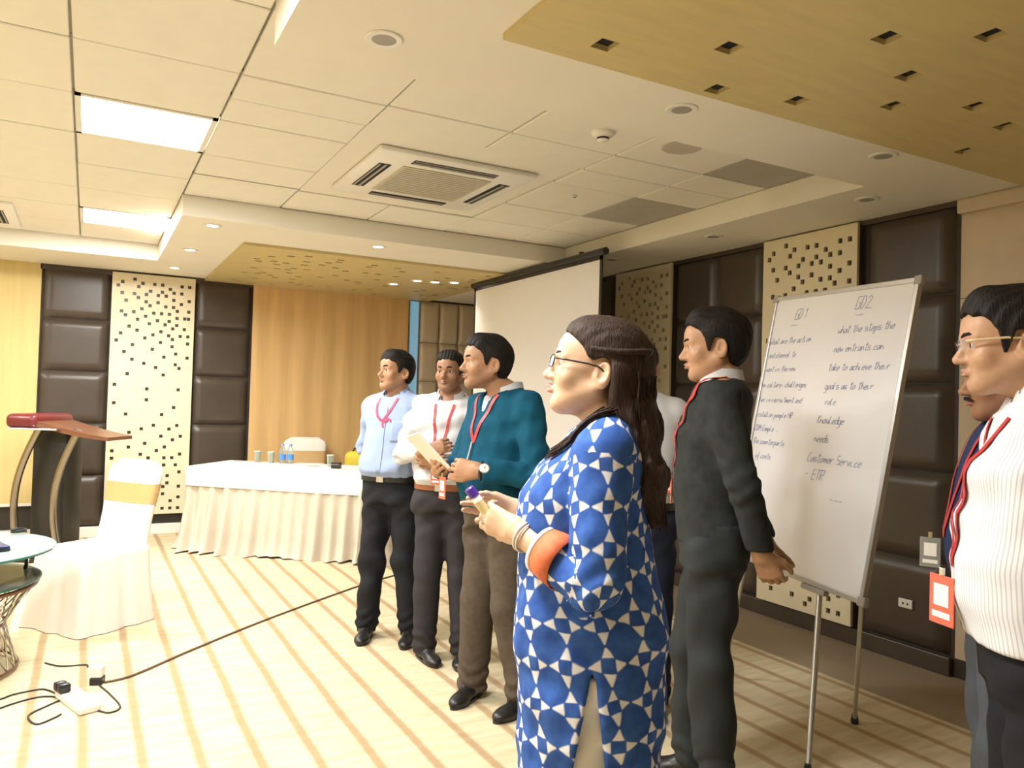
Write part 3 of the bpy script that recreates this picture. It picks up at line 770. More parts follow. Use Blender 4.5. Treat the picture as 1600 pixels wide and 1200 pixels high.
cable([(-.06, 4.10), (-.12, 4.20), (-.163, 4.215), (-.248, 4.19), (-.293, 4.15), (-.42, 4.07)], .004, M['cableblack'], 'thin black cable from the extension board towards the glass table')
cable([(-.05, 4.05), (-.10, 4.10), (-.16, 4.11), (-.24, 4.07), (-.29, 4.03), (-.40, 3.94)], .004, M['cableblack'], 'second black cable beside the first, leading under the glass table')
cable([(-.05, 4.04), (-.11, 3.98), (-.172, 3.895), (-.137, 3.785), (-.074, 3.828), (-.05, 3.86)], .004, M['cableblack'], 'black cable looping in front of the white extension board')
cable([(.075, 3.86), (.13, 3.794), (.176, 3.843), (.14, 4.02), (.10, 4.155)], .004, M['cableblack'], 'black cable loop joining the board and the power adapter')
cable([(-.141, 4.609), (-.069, 4.526), (.039, 4.499), (.05, 4.46)], .004, M['cableblack'], 'short stray black cable end behind the extension board')
# ------------------------------------------------------------------ people: signed distance fields meshed into one surface each
def axis(lo, hi, coarse, fine=()):
    """non-uniform grid coordinates; fine = [(a, b, step)]"""
    out = [lo]
    while out[-1] < hi:
        x = out[-1]; st = coarse
        for a, b, s in fine:
            if a - coarse <= x < b: st = min(st, s)
        out.append(x + st)
    return np.array(out, dtype=np.float32)

class Field:
    def __init__(self, xs, ys, zs):
        self.xs, self.ys, self.zs = xs, ys, zs
        self.D = np.full((len(xs), len(ys), len(zs)), 0.5, np.float32)
    def _slab(self, lo, hi, m):
        r = []
        for a, l, h in ((self.xs, lo[0], hi[0]), (self.ys, lo[1], hi[1]), (self.zs, lo[2], hi[2])):
            i0 = int(np.searchsorted(a, l - m)); i1 = int(np.searchsorted(a, h + m)) + 1
            r.append(slice(max(0, i0), min(len(a), i1)))
        return tuple(r)
    def pts(self, s):
        return self.xs[s[0]][:, None, None], self.ys[s[1]][None, :, None], self.zs[s[2]][None, None, :]
    def put(self, fn, lo, hi, k=0.02, mode='add'):
        s = self._slab(lo, hi, k + 0.035)
        if any(q.stop <= q.start for q in s): return self
        d = fn(*self.pts(s)).astype(np.float32)
        A = self.D[s]
        if mode == 'sub':
            d = -d; h = np.clip(0.5 - 0.5 * (A - d) / k, 0, 1); self.D[s] = A * (1 - h) + d * h + k * h * (1 - h)
        else:
            h = np.clip(0.5 + 0.5 * (A - d) / k, 0, 1); self.D[s] = A * (1 - h) + d * h - k * h * (1 - h)
        return self
    def rc(self, a, b, ra, rb=None, k=0.02, mode='add', flat=None):
        """rounded cone between two points"""
        rb = ra if rb is None else rb
        a = np.array(a, float); b = np.array(b, float); d = b - a; L2 = max(float(d @ d), 1e-9); R_ = max(ra, rb)
        def fn(x, y, z):
            px, py, pz = x - a[0], y - a[1], z - a[2]
            t = np.clip((px * d[0] + py * d[1] + pz * d[2]) / L2, 0, 1)
            return np.sqrt((px - t * d[0]) ** 2 + (py - t * d[1]) ** 2 + (pz - t * d[2]) ** 2) - (ra + t * (rb - ra))
        return self.put(fn, np.minimum(a, b) - R_, np.maximum(a, b) + R_, k, mode)
    def ell(self, c, r, k=0.02, mode='add', Rm=None):
        c = np.array(c, float); r = np.array(r, float); R_ = r.max()
        def fn(x, y, z):
            px, py, pz = x - c[0], y - c[1], z - c[2]
            if Rm is not None:
                px, py, pz = (Rm[0][0] * px + Rm[1][0] * py + Rm[2][0] * pz, Rm[0][1] * px + Rm[1][1] * py + Rm[2][1] * pz, Rm[0][2] * px + Rm[1][2] * py + Rm[2][2] * pz)
            k0 = np.sqrt((px / r[0]) ** 2 + (py / r[1]) ** 2 + (pz / r[2]) ** 2)
            k1 = np.sqrt((px / r[0] ** 2) ** 2 + (py / r[1] ** 2) ** 2 + (pz / r[2] ** 2) ** 2) + 1e-6
            return k0 * (k0 - 1) / k1
        return self.put(fn, c - R_, c + R_, k, mode)
    def loft(self, prof, k=0.03, p=2.3, grow=0.0):
        """prof rows: z, half width, half depth, centre y"""
        P = np.array(prof, float)
        def fn(x, y, z):
            a = np.interp(z, P[:, 0], P[:, 1]) + grow; b = np.interp(z, P[:, 0], P[:, 2]) + grow; cy = np.interp(z, P[:, 0], P[:, 3])
            q = (np.abs(x / a) ** p + np.abs((y - cy) / b) ** p) ** (1 / p)
            d = (q - 1) * np.minimum(a, b)
            return np.maximum(d, np.maximum(P[0, 0] - z, z - P[-1, 0]))
        m = max(P[:, 1].max(), P[:, 2].max() + np.abs(P[:, 3]).max()) + grow
        return self.put(fn, (-m, -m, P[0, 0]), (m, m, P[-1, 0]), k)
    def cut(self, fn):
        """remove where fn > 0"""
        self.D = np.maximum(self.D, fn(self.xs[:, None, None], self.ys[None, :, None], self.zs[None, None, :]).astype(np.float32)); return self
    def displace(self, fn):
        self.D += fn(self.xs[:, None, None], self.ys[None, :, None], self.zs[None, None, :]).astype(np.float32); return self
    def nets(self):
        D = self.D; D[0] = D[-1] = 0.5; D[:, 0] = D[:, -1] = 0.5; D[:, :, 0] = D[:, :, -1] = 0.5
        S = D < 0
        cnt = np.zeros(tuple(n - 1 for n in D.shape), np.int8)
        for i in (0, 1):
            for j in (0, 1):
                for k in (0, 1):
                    cnt += S[i:D.shape[0] - 1 + i, j:D.shape[1] - 1 + j, k:D.shape[2] - 1 + k]
        I = np.argwhere((cnt > 0) & (cnt < 8))
        vid = np.full(cnt.shape, -1, np.int32); vid[I[:, 0], I[:, 1], I[:, 2]] = np.arange(len(I))
        acc = np.zeros((len(I), 3)); num = np.zeros(len(I))
        off = [(i, j, k) for i in (0, 1) for j in (0, 1) for k in (0, 1)]
        val = {o: D[I[:, 0] + o[0], I[:, 1] + o[1], I[:, 2] + o[2]] for o in off}
        for o in off:
            for ax in range(3):
                if o[ax]: continue
                q = list(o); q[ax] = 1; q = tuple(q)
                a, b = val[o], val[q]; m = (a < 0) != (b < 0)
                t = np.where(m, a / np.where(m, a - b, 1), 0)
                p = np.stack([ (self.xs, self.ys, self.zs)[c][I[:, c] + o[c]].astype(float) for c in range(3)], 1)
                arr = (self.xs, self.ys, self.zs)[ax]
                p[:, ax] += t * (arr[I[:, ax] + 1] - arr[I[:, ax]])
                acc[m] += p[m]; num[m] += 1
        Vt = acc / num[:, None]
        F = []
        for ax in range(3):
            u, v = (ax + 1) % 3, (ax + 2) % 3
            sl0 = [slice(1, -1)] * 3; sl1 = [slice(1, -1)] * 3
            sl0[ax] = slice(0, -1); sl1[ax] = slice(1, None)
            a, b = S[tuple(sl0)], S[tuple(sl1)]
            E_ = np.argwhere(a != b)
            flip = a[E_[:, 0], E_[:, 1], E_[:, 2]]
            base = E_.copy(); base[:, u] += 1; base[:, v] += 1
            def g(du, dv):
                q = base.copy(); q[:, u] -= du; q[:, v] -= dv
                return vid[q[:, 0], q[:, 1], q[:, 2]]
            quad = np.stack([g(1, 1), g(0, 1), g(0, 0), g(1, 0)], 1)
            quad[~flip] = quad[~flip][:, ::-1]
            F.append(quad)
        F = np.concatenate(F); F = F[(F >= 0).all(1)]
        return Vt, F

def np_mesh(name, V, F, m=None, smooth=True):
    me = bpy.data.meshes.new(name)
    me.vertices.add(len(V)); me.vertices.foreach_set('co', np.ascontiguousarray(V, np.float32).ravel())
    me.loops.add(F.size); me.loops.foreach_set('vertex_index', np.ascontiguousarray(F, np.int32).ravel())
    me.polygons.add(len(F)); me.polygons.foreach_set('loop_start', np.arange(0, F.size, F.shape[1], dtype=np.int32))
    me.polygons.foreach_set('use_smooth', np.ones(len(F), bool))
    me.update(calc_edges=True)
    if m: me.materials.append(m)
    return me

def relax(V, F, n=1, w=0.5):
    for _ in range(n):
        A = np.zeros_like(V); c_ = np.zeros(len(V))
        for i in range(4):
            for j in ((i + 1) % 4, (i + 3) % 4):
                np.add.at(A, F[:, i], V[F[:, j]]); np.add.at(c_, F[:, i], 1)
        V = V * (1 - w) + w * A / c_[:, None]
    return V

def point_color(me, C_):
    at = me.attributes.new('Col', 'FLOAT_COLOR', 'POINT')
    at.data.foreach_set('color', np.concatenate([C_, np.ones((len(C_), 1))], 1).astype(np.float32).ravel())
def point_vec(me, name, A):
    at = me.attributes.new(name, 'FLOAT_VECTOR', 'POINT'); at.data.foreach_set('vector', A.astype(np.float32).ravel())

def wrinkle(amp, fx, fz, seed):
    r_ = np.random.RandomState(seed); ph = r_.uniform(0, 6.28, 8)
    def fn(x, y, z):
        w = np.sin(x * 9 + y * 7 + ph[0]) * 1.2 + np.sin(y * 11 - z * 5 + ph[1])
        a = np.sin(z * fz + x * fx * .6 + w * 1.3 + ph[2]) * .6 + np.sin(z * fz * .55 - y * fx + x * fx * .4 + 1.5 * w + ph[3]) * .7 + np.sin((x + y) * fx * 1.7 + z * fz * .3 + w + ph[4]) * .35
        return amp * a * (.6 + .4 * np.sin(x * 6 + z * 4 + ph[5]))
    return fn

# skin: colour from the vertex attribute with fine mottling
def skin_mat():
    m, nt, b = new_mat('skin'); L = nt.links.new
    at = N(nt, 'ShaderNodeAttribute', attribute_name='Col')
    tc = N(nt, 'ShaderNodeTexCoord'); nz = N(nt, 'ShaderNodeTexNoise', ins={'Scale': 45.0, 'Detail': 4.0}); L(tc.outputs['Object'], nz.inputs['Vector'])
    mr = N(nt, 'ShaderNodeMapRange', ins={1: .3, 2: .7, 3: .93, 4: 1.06}); L(nz.outputs[0], mr.inputs[0])
    vm = N(nt, 'ShaderNodeVectorMath', operation='SCALE'); L(at.outputs['Color'], vm.inputs[0]); L(mr.outputs[0], vm.inputs['Scale'])
    L(vm.outputs[0], b.inputs['Base Color']); b.inputs['Roughness'].default_value = 0.46
    b.inputs['Specular IOR Level'].default_value = 0.4
    return m
M['skin'] = skin_mat()
def hair_mat(name, c):
    m = mat(name, c, 0.62, var=0.6, vscale=28, stretch=(9, 9, 1.0), bump=0.6, bscale=26, spec=.22); return m
M['hairblack'] = hair_mat('hair_black', (0.011, 0.009, 0.008))
M['hairbrown'] = hair_mat('hair_dark_brown', (0.035, 0.02, 0.014))
def eye_mat():
    m, nt, b = new_mat('eyeball'); L = nt.links.new
    tc = N(nt, 'ShaderNodeTexCoord'); sx_ = N(nt, 'ShaderNodeSeparateXYZ'); L(tc.outputs['Object'], sx_.inputs[0])
    rp = N(nt, 'ShaderNodeValToRGB'); e = rp.color_ramp.elements
    rp.color_ramp.interpolation = 'CONSTANT'
    e[0].color = (.46, .42, .38, 1); e[1].position = .84; e[1].color = (.05, .022, .012, 1)
    k_ = rp.color_ramp.elements.new(.955); k_.color = (.004, .004, .004, 1)
    dv = N(nt, 'ShaderNodeMath', operation='DIVIDE', ins={1: .0125}); L(sx_.outputs[1], dv.inputs[0]); L(dv.outputs[0], rp.inputs[0]); L(rp.outputs[0], b.inputs['Base Color'])
    b.inputs['Roughness'].default_value = .12; return m
M['eye'] = eye_mat()
M['frameblack'] = mat('frame_black', (.012, .011, .012), .3)
M['frametan'] = mat('frame_tan', (.62, .48, .30), .35)

def rotm(yaw, pitch, roll=0.0):
    """head matrix: yaw to the person's left is positive, pitch up positive"""
    return np.array((Matrix.Rotation(yaw, 3, 'Z') @ Matrix.Rotation(pitch, 3, 'X') @ Matrix.Rotation(roll, 3, 'Y')))

HC = np.array((0, .015, 1.617))

def add_head(F, hc, Rm, fem=False, jaw=1.0, hs=1.0):
    P = lambda *p: hc + Rm @ (np.array(p) * hs)
    def E(c, r, k=.012, mode='add'): F.ell(P(*c), np.array(r) * hs, k * hs, mode, Rm)
    def Cn(a, b, ra, rb, k=.012, mode='add'): F.rc(P(*a), P(*b), ra * hs, rb * hs, k * hs, mode)
    E((0, -.014, .042), (.0745, .094, .080), .02)
    E((0, .030, -.018), (.060 * jaw, .060, .088), .03)
    E((0, .055, .045), (.050, .036, .040), .03)
    for s in (-1, 1):
        Cn((s * .055 * jaw, -.008, -.040), (s * .020, .060, -.084), .016, .016, .03)
        E((s * .041, .058, -.024), (.022, .020, .022), .02)
        Cn((s * .010, .088, .022), (s * .044, .072, .021), .0085, .006, .012)
    E((0, .064, -.089), (.023 * jaw, .020, .017), .018)
    for s in (-1, 1): E((s * .032, .092, .003), (.0165, .013, .0095), .010, 'sub')
    Cn((0, .082, .014), (0, .105, -.026), .0075, .0100, .010)
    E((0, .101, -.029), (.0105, .012, .0095), .008)
    for s in (-1, 1): E((s * .0115, .092, -.031), (.0075, .010, .0075), .007)
    for s in (-1, 1): E((s * .0065, .099, -.0395), (.0036, .0045, .0035), .003, 'sub')
    # lids, leaving an almond opening
    for s in (-1, 1):
        Cn((s * .019, .0795, .0065), (s * .032, .0850, .0122), .0034, .0036, .003); Cn((s * .032, .0850, .0122), (s * .045, .0755, .0060), .0036, .0034, .003)
        Cn((s * .020, .0785, -.0025), (s * .032, .0830, -.0072), .0030, .0030, .003); Cn((s * .032, .0830, -.0072), (s * .044, .0755, -.0015), .0030, .0030, .003)
    lw = 1.0 if not fem else 1.12
    for s in (-1, 1):
        Cn((0, .0935, -.0525), (s * .019, .083, -.0555), .0052 * lw, .0026, .005)
        Cn((0, .0925, -.0640), (s * .017, .083, -.0575), .0064 * lw, .0028, .005)
    E((0, .100, -.0575), (.021, .010, .0014), .003, 'sub')
    E((0, .094, -.072), (.014, .008, .004), .008, 'sub')
    for s in (-1, 1):   # ears
        Re = np.array(Matrix.Rotation(s * .48, 3, 'Z'))
        F.ell(P(s * .0800, -.018, -.006), np.array((.0095, .020, .032)) * hs, .005, 'add', Rm @ Re)
        F.ell(P(s * .0885, -.014, .001), np.array((.0095, .0125, .021)) * hs, .003, 'sub', Rm @ Re)
        E((s * .073, -.003, -.010), (.006, .006, .009), .006)

def head_color(V, base, hc, Rm, lips, stubble=0.0, hs=1.0):
    q = (V - hc) @ Rm / hs
    C_ = np.tile(np.array(base), (len(V), 1))
    ell = lambda c, r: np.clip(1.6 - 1.6 * np.sqrt((((q - np.array(c)) / np.array(r)) ** 2).sum(1)), 0, 1)
    near = (np.abs(q) < .16).all(1)
    m = np.maximum(ell((0, .092, -.053), (.024, .016, .0075)), ell((0, .091, -.0635), (.021, .016, .0095)))
    w = np.clip(m * 2, 0, 1) * .85 * near
    C_ = C_ * (1 - w[:, None]) + np.array(lips) * w[:, None]
    if stubble:
        j = np.clip((-.030 - q[:, 2]) / .02, 0, 1) * np.clip((q[:, 1] + .01) / .03, 0, 1) * np.clip((q[:, 2] + .125) / .02, 0, 1)
        w = stubble * j * near * (1 - np.clip(m * 2, 0, 1))
        C_ = C_ * (1 - w[:, None]) + np.array(base) * np.array((.42, .45, .52)) * w[:, None]
    return C_

def hand(F, w, d, n, side, curl=(.3, .35, .4, .45), spread=.06, thumb=(.5, .2), s=1.0, k=.008, grip=.3):
    """w wrist, d finger direction, n direction the palm faces, side +1 if the thumb lies on d x n"""
    w = np.array(w, float); d = np.array(d, float); d /= np.linalg.norm(d)
    n = np.array(n, float); n -= d * (n @ d); n /= np.linalg.norm(n); t = np.cross(d, n) * side
    def rd(v, ax, a):
        return v * math.cos(a) + np.cross(ax, v) * math.sin(a) + ax * (ax @ v) * (1 - math.cos(a))
    F.rc(w - d * .05 * s, w + d * .01 * s, .026 * s, .024 * s, .02)
    lens = (.072, .080, .074, .058); offs = (.031, .0105, -.0105, -.031)
    for i in range(4):
        kn = w + d * (.088 - .004 * abs(i - 1.2)) * s + t * offs[i] * s + n * .004 * s * abs(i - 1.5)
        F.rc(w + d * .008 * s + t * offs[i] * .55 * s, kn, .0165 * s, .0115 * s, .016)
        dr = d + t * offs[i] * spread * 10; dr /= np.linalg.norm(dr)
        p = kn; ax = np.cross(dr, n); ax /= np.linalg.norm(ax)
        for j, fr in enumerate((.46, .30, .24)):
            dr = rd(dr, ax, curl[i] * (1.0, 1.25, .8)[j])
            e = p + dr * lens[i] * fr * s
            F.rc(p, e, (.0090, .0083, .0075)[j] * s, (.0083, .0075, .0064)[j] * s, k * .22)
            F.ell(p, (.0096 * s,) * 3 if j < 2 else (.0078 * s,) * 3, k * .3)
            p = e
    b0 = w + d * .022 * s + t * .022 * s + n * .006 * s
    dr = d * .62 + t * thumb[0] + n * grip; dr /= np.linalg.norm(dr)
    b1 = b0 + dr * .046 * s; F.rc(b0, b1, .0175 * s, .0125 * s, .016)
    dr2 = d * (.8) + t * thumb[1] + n * grip * 1.3; dr2 /= np.linalg.norm(dr2)
    b2 = b1 + dr2 * .034 * s; F.rc(b1, b2, .0118 * s, .0105 * s, k * .6)
    dr3 = d * .9 + t * (thumb[1] - .25) + n * grip * 1.4; dr3 /= np.linalg.norm(dr3)
    F.rc(b2, b2 + dr3 * .026 * s, .0104 * s, .0082 * s, k * .6)

TORSO = [(.84, .168, .115, .000), (.95, .172, .118, .000), (1.03, .163, .116, .008), (1.12, .162, .118, .012), (1.24, .172, .118, .010), (1.34, .180, .116, .004), (1.41, .172, .104, -.006), (1.455, .135, .086, -.014), (1.49, .085, .066, -.018), (1.515, .062, .058, -.018)]
def torso(wid=1.0, belly=0.0, dep=1.0, bust=0.0):
    out = []
    for z, a, b, cy in TORSO:
        f = math.exp(-((z - 1.08) / .15) ** 2); g = math.exp(-((z - 1.30) / .07) ** 2)
        out.append((z, a * (wid if z < 1.42 else 1 + (wid - 1) * .5) + belly * .35 * f, b * dep + belly * .5 * f + bust * .4 * g, cy + belly * .5 * f + bust * .6 * g))
    return out

def shoe(parent, x, y, yaw, m, s=1.0):
    c_, s_ = math.cos(yaw), math.sin(yaw)
    F = Field(axis(-.07, .07, .006), axis(-.13, .23, .006), axis(-.02, .14, .006))
    F.rc((0, -.045, .045), (0, .02, .05), .040, .040, .03); F.rc((0, .02, .045), (0, .12, .022), .040, .036, .03)
    F.ell((0, .13, .022), (.044, .065, .030), .02); F.rc((0, -.04, .05), (0, -.03, .105), .040, .038, .02)
    F.cut(lambda x, y, z: .004 - z + 0 * x)
    F.cut(lambda x, y, z: z - .108 + 0 * x)
    V, Q = F.nets()
    o = link('shoe', np_mesh('shoe', V, Q, m), parent); o.location = (x, y, 0); o.rotation_euler = (0, 0, yaw)
    sl = MB(); P = []
    for i in range(28):
        a = 2 * PI * i / 28; yy = .045 + .152 * math.sin(a); xx = (.041 + .006 * math.sin(a)) * math.cos(a)
        P.append((xx, yy))
    sl.grid([[(p[0], p[1], 0.0) for p in P], [(p[0], p[1], .014) for p in P]], closed=True)
    sl.bm.verts.ensure_lookup_table(); sl.bm.faces.new(sl.bm.verts[:28]); sl.bm.faces.new(sl.bm.verts[28:])
    sl.build('sole', M['plastic_black'], o, smooth=False)
    return o

def ribbon(bvh, pts, width, m, parent, name, lift=.004, face=(0, 1, 0), tubey=False, side=False):
    """strip laid on the garment: pts are (x, z), found by casting towards the body from the front"""
    Ps = []
    for (x, z) in pts:
        if len((x, z)) == 2:
            h = bvh.ray_cast(Vector((x, 1.0, z)), Vector((0, -1, 0)))
            y = h[0].y + lift if h[0] else .12
            Ps.append(Vector((x, y, z)))
    return ribbon3(Ps, width, m, parent, name)

def ribbon3(Ps, width, m, parent, name, nrm=Vector((0, 1, 0)), t=.0015):
    b = MB(); L_, R_ = [], []
    for i, p in enumerate(Ps):
        d = (Ps[min(i + 1, len(Ps) - 1)] - Ps[max(i - 1, 0)])
        s = d.cross(nrm)
        if s.length < 1e-5: s = Vector((1, 0, 0))
        s.normalize(); L_.append(p - s * width / 2); R_.append(p + s * width / 2)
    b.grid([L_, R_])
    b.thick(t)
    return b.build(name, m, parent)

def collar(parent, m, zc=1.512, r=.068, spread=1.0, tilt=.70, h=.040, open_=.42, cy=-.012):
    """turned-down shirt collar with two points"""
    b = MB(); n = 40; rows = [[], [], [], []]
    for i in range(n + 1):
        a = -PI + 2 * PI * i / n              # 0 is the front
        a = open_ * (1 if a >= 0 else -1) + a * (1 - open_ / PI) if True else a
        fx, fy = math.sin(a), math.cos(a)
        front = max(0.0, math.cos(a))
        zt = zc + .012 - tilt * .055 * front
        drop = h + .022 * max(0, front) ** 3
        out = .016 + .020 * front
        rr = r + .004 * front
        rows[0].append((fx * rr, cy + fy * rr, zt - h * .8)); rows[1].append((fx * rr, cy + fy * rr, zt))
        rows[2].append((fx * (rr + .007), cy + fy * (rr + .007), zt + .002)); rows[3].append((fx * (rr + out) * spread, cy + fy * (rr + out), zt - drop))
    half = (n // 2)
    for lo, hi in ((0, half), (half + 1, n)):
        pass
    # split at the front (i = half is the front opening): order angles so that the seam is at the front
    idx = [i for i in range(n + 1)]
    idx = idx[half + 1:] + idx[:half]
    b.grid([[r_[i] for i in idx] for r_ in rows])
    b.thick(.0025)
    return b.build('collar', m, parent, auto=50)

def badge(parent, loc, rz, m, w=.055, h=.085, ry=0):
    o = MB().box((-w / 2, -.002, -h), (w / 2, .002, 0), .0015, seg=1).build('badge', m, parent)
    o.location = loc; o.rotation_euler = (0, ry, rz)
    MB().box((-w * .30, .0021, -h * .62), (w * .30, .003, -h * .18)).build('badge_photo', M['paper'], o)
    MB().box((-w * .36, .0021, -h * .86), (w * .36, .003, -h * .74)).build('badge_strip', M['paper'], o)
    MB().box((-.006, -.003, 0), (.006, .004, .018), .001).build('badge_clip', M['chrome'], o)
    return o

def m4(hc, Rm, hs):
    return Matrix(((Rm[0][0] * hs, Rm[0][1] * hs, Rm[0][2] * hs, hc[0]), (Rm[1][0] * hs, Rm[1][1] * hs, Rm[1][2] * hs, hc[1]), (Rm[2][0] * hs, Rm[2][1] * hs, Rm[2][2] * hs, hc[2]), (0, 0, 0, 1)))

def face_parts(root, hc, Rm, brow, hs=1.0, gaze=0.0, moustache=False, brow_r=.0042):
    M4 = m4(hc, Rm, hs)
    for s in (-1, 1):
        b = bmesh.new(); bmesh.ops.create_uvsphere(b, u_segments=20, v_segments=14, radius=.0125)
        me = bpy.data.meshes.new('eye'); b.to_mesh(me); b.free()
        o = link('eye', me, root, M['eye'], True)
        o.matrix_local = M4 @ Matrix.Translation((s * .032, .0725, .0025)) @ Matrix.Rotation(gaze, 4, 'Z')
        o = MB().tube([(s * .013, .0945, .0235), (s * .024, .0920, .0280), (s * .036, .0850, .0290), (s * .048, .0735, .0240)], [brow_r * .9, brow_r * 1.1, brow_r, brow_r * .45], 8).build('eyebrow', brow, root, smooth=True)
        o.matrix_local = M4
    if moustache:
        for s in (-1, 1):
            o = MB().tube([(0, .0985, -.0455), (s * .012, .0955, -.0475), (s * .025, .084, -.0560)], [.0045, .0055, .0025], 8).build('moustache', brow, root, smooth=True)
            o.matrix_local = M4
    return M4

def men_hair(root, hc, Rm, m, vol=.014, seed=1, quiff=.0, front=.068, name='hair', side=-.02, back=-.075, hs=1.0):
    F = Field(axis(-.12, .12, .0033), axis(-.14, .13, .0033), axis(-.12, .16, .0033))
    F.ell((0, -.014, .042), (.0745 + vol * .75, .094 + vol, .080 + vol), .01)
    F.ell((0, .042, .090), (.056, .040, .032 + quiff), .03)
    F.ell((0, -.055, -.01), (.066 + vol * .4, .052, .060), .03)
    yl = np.array((-.13, -.07, -.045, -.030, -.012, .004, .018, .026, .034, .048, .066, .085, .12)); zl = np.array((back, back + .004, -.055, .022, .030, .030, side, side, .030, .052, front, front + .008, front + .012))
    F.displace(lambda x, y, z: .0016 * np.sin(x * 330 + 5 * np.sin(y * 24 + seed) + z * 60) + .0018 * np.sin(x * 60 + seed) * np.sin(y * 45 + z * 30 + seed))
    F.cut(lambda x, y, z: (np.interp(y, yl, zl) + .004 * np.sin(x * 190 + seed) * (y > .04) + .10 * np.clip(np.abs(x) - .045, 0, 1) * (y > .045) - z) * .7)
    V, Q = F.nets(); V = relax(V, Q, 1, .25)
    o = link(name, np_mesh(name, V, Q, m), root)
    o.matrix_local = m4(hc, Rm, hs)
    return o

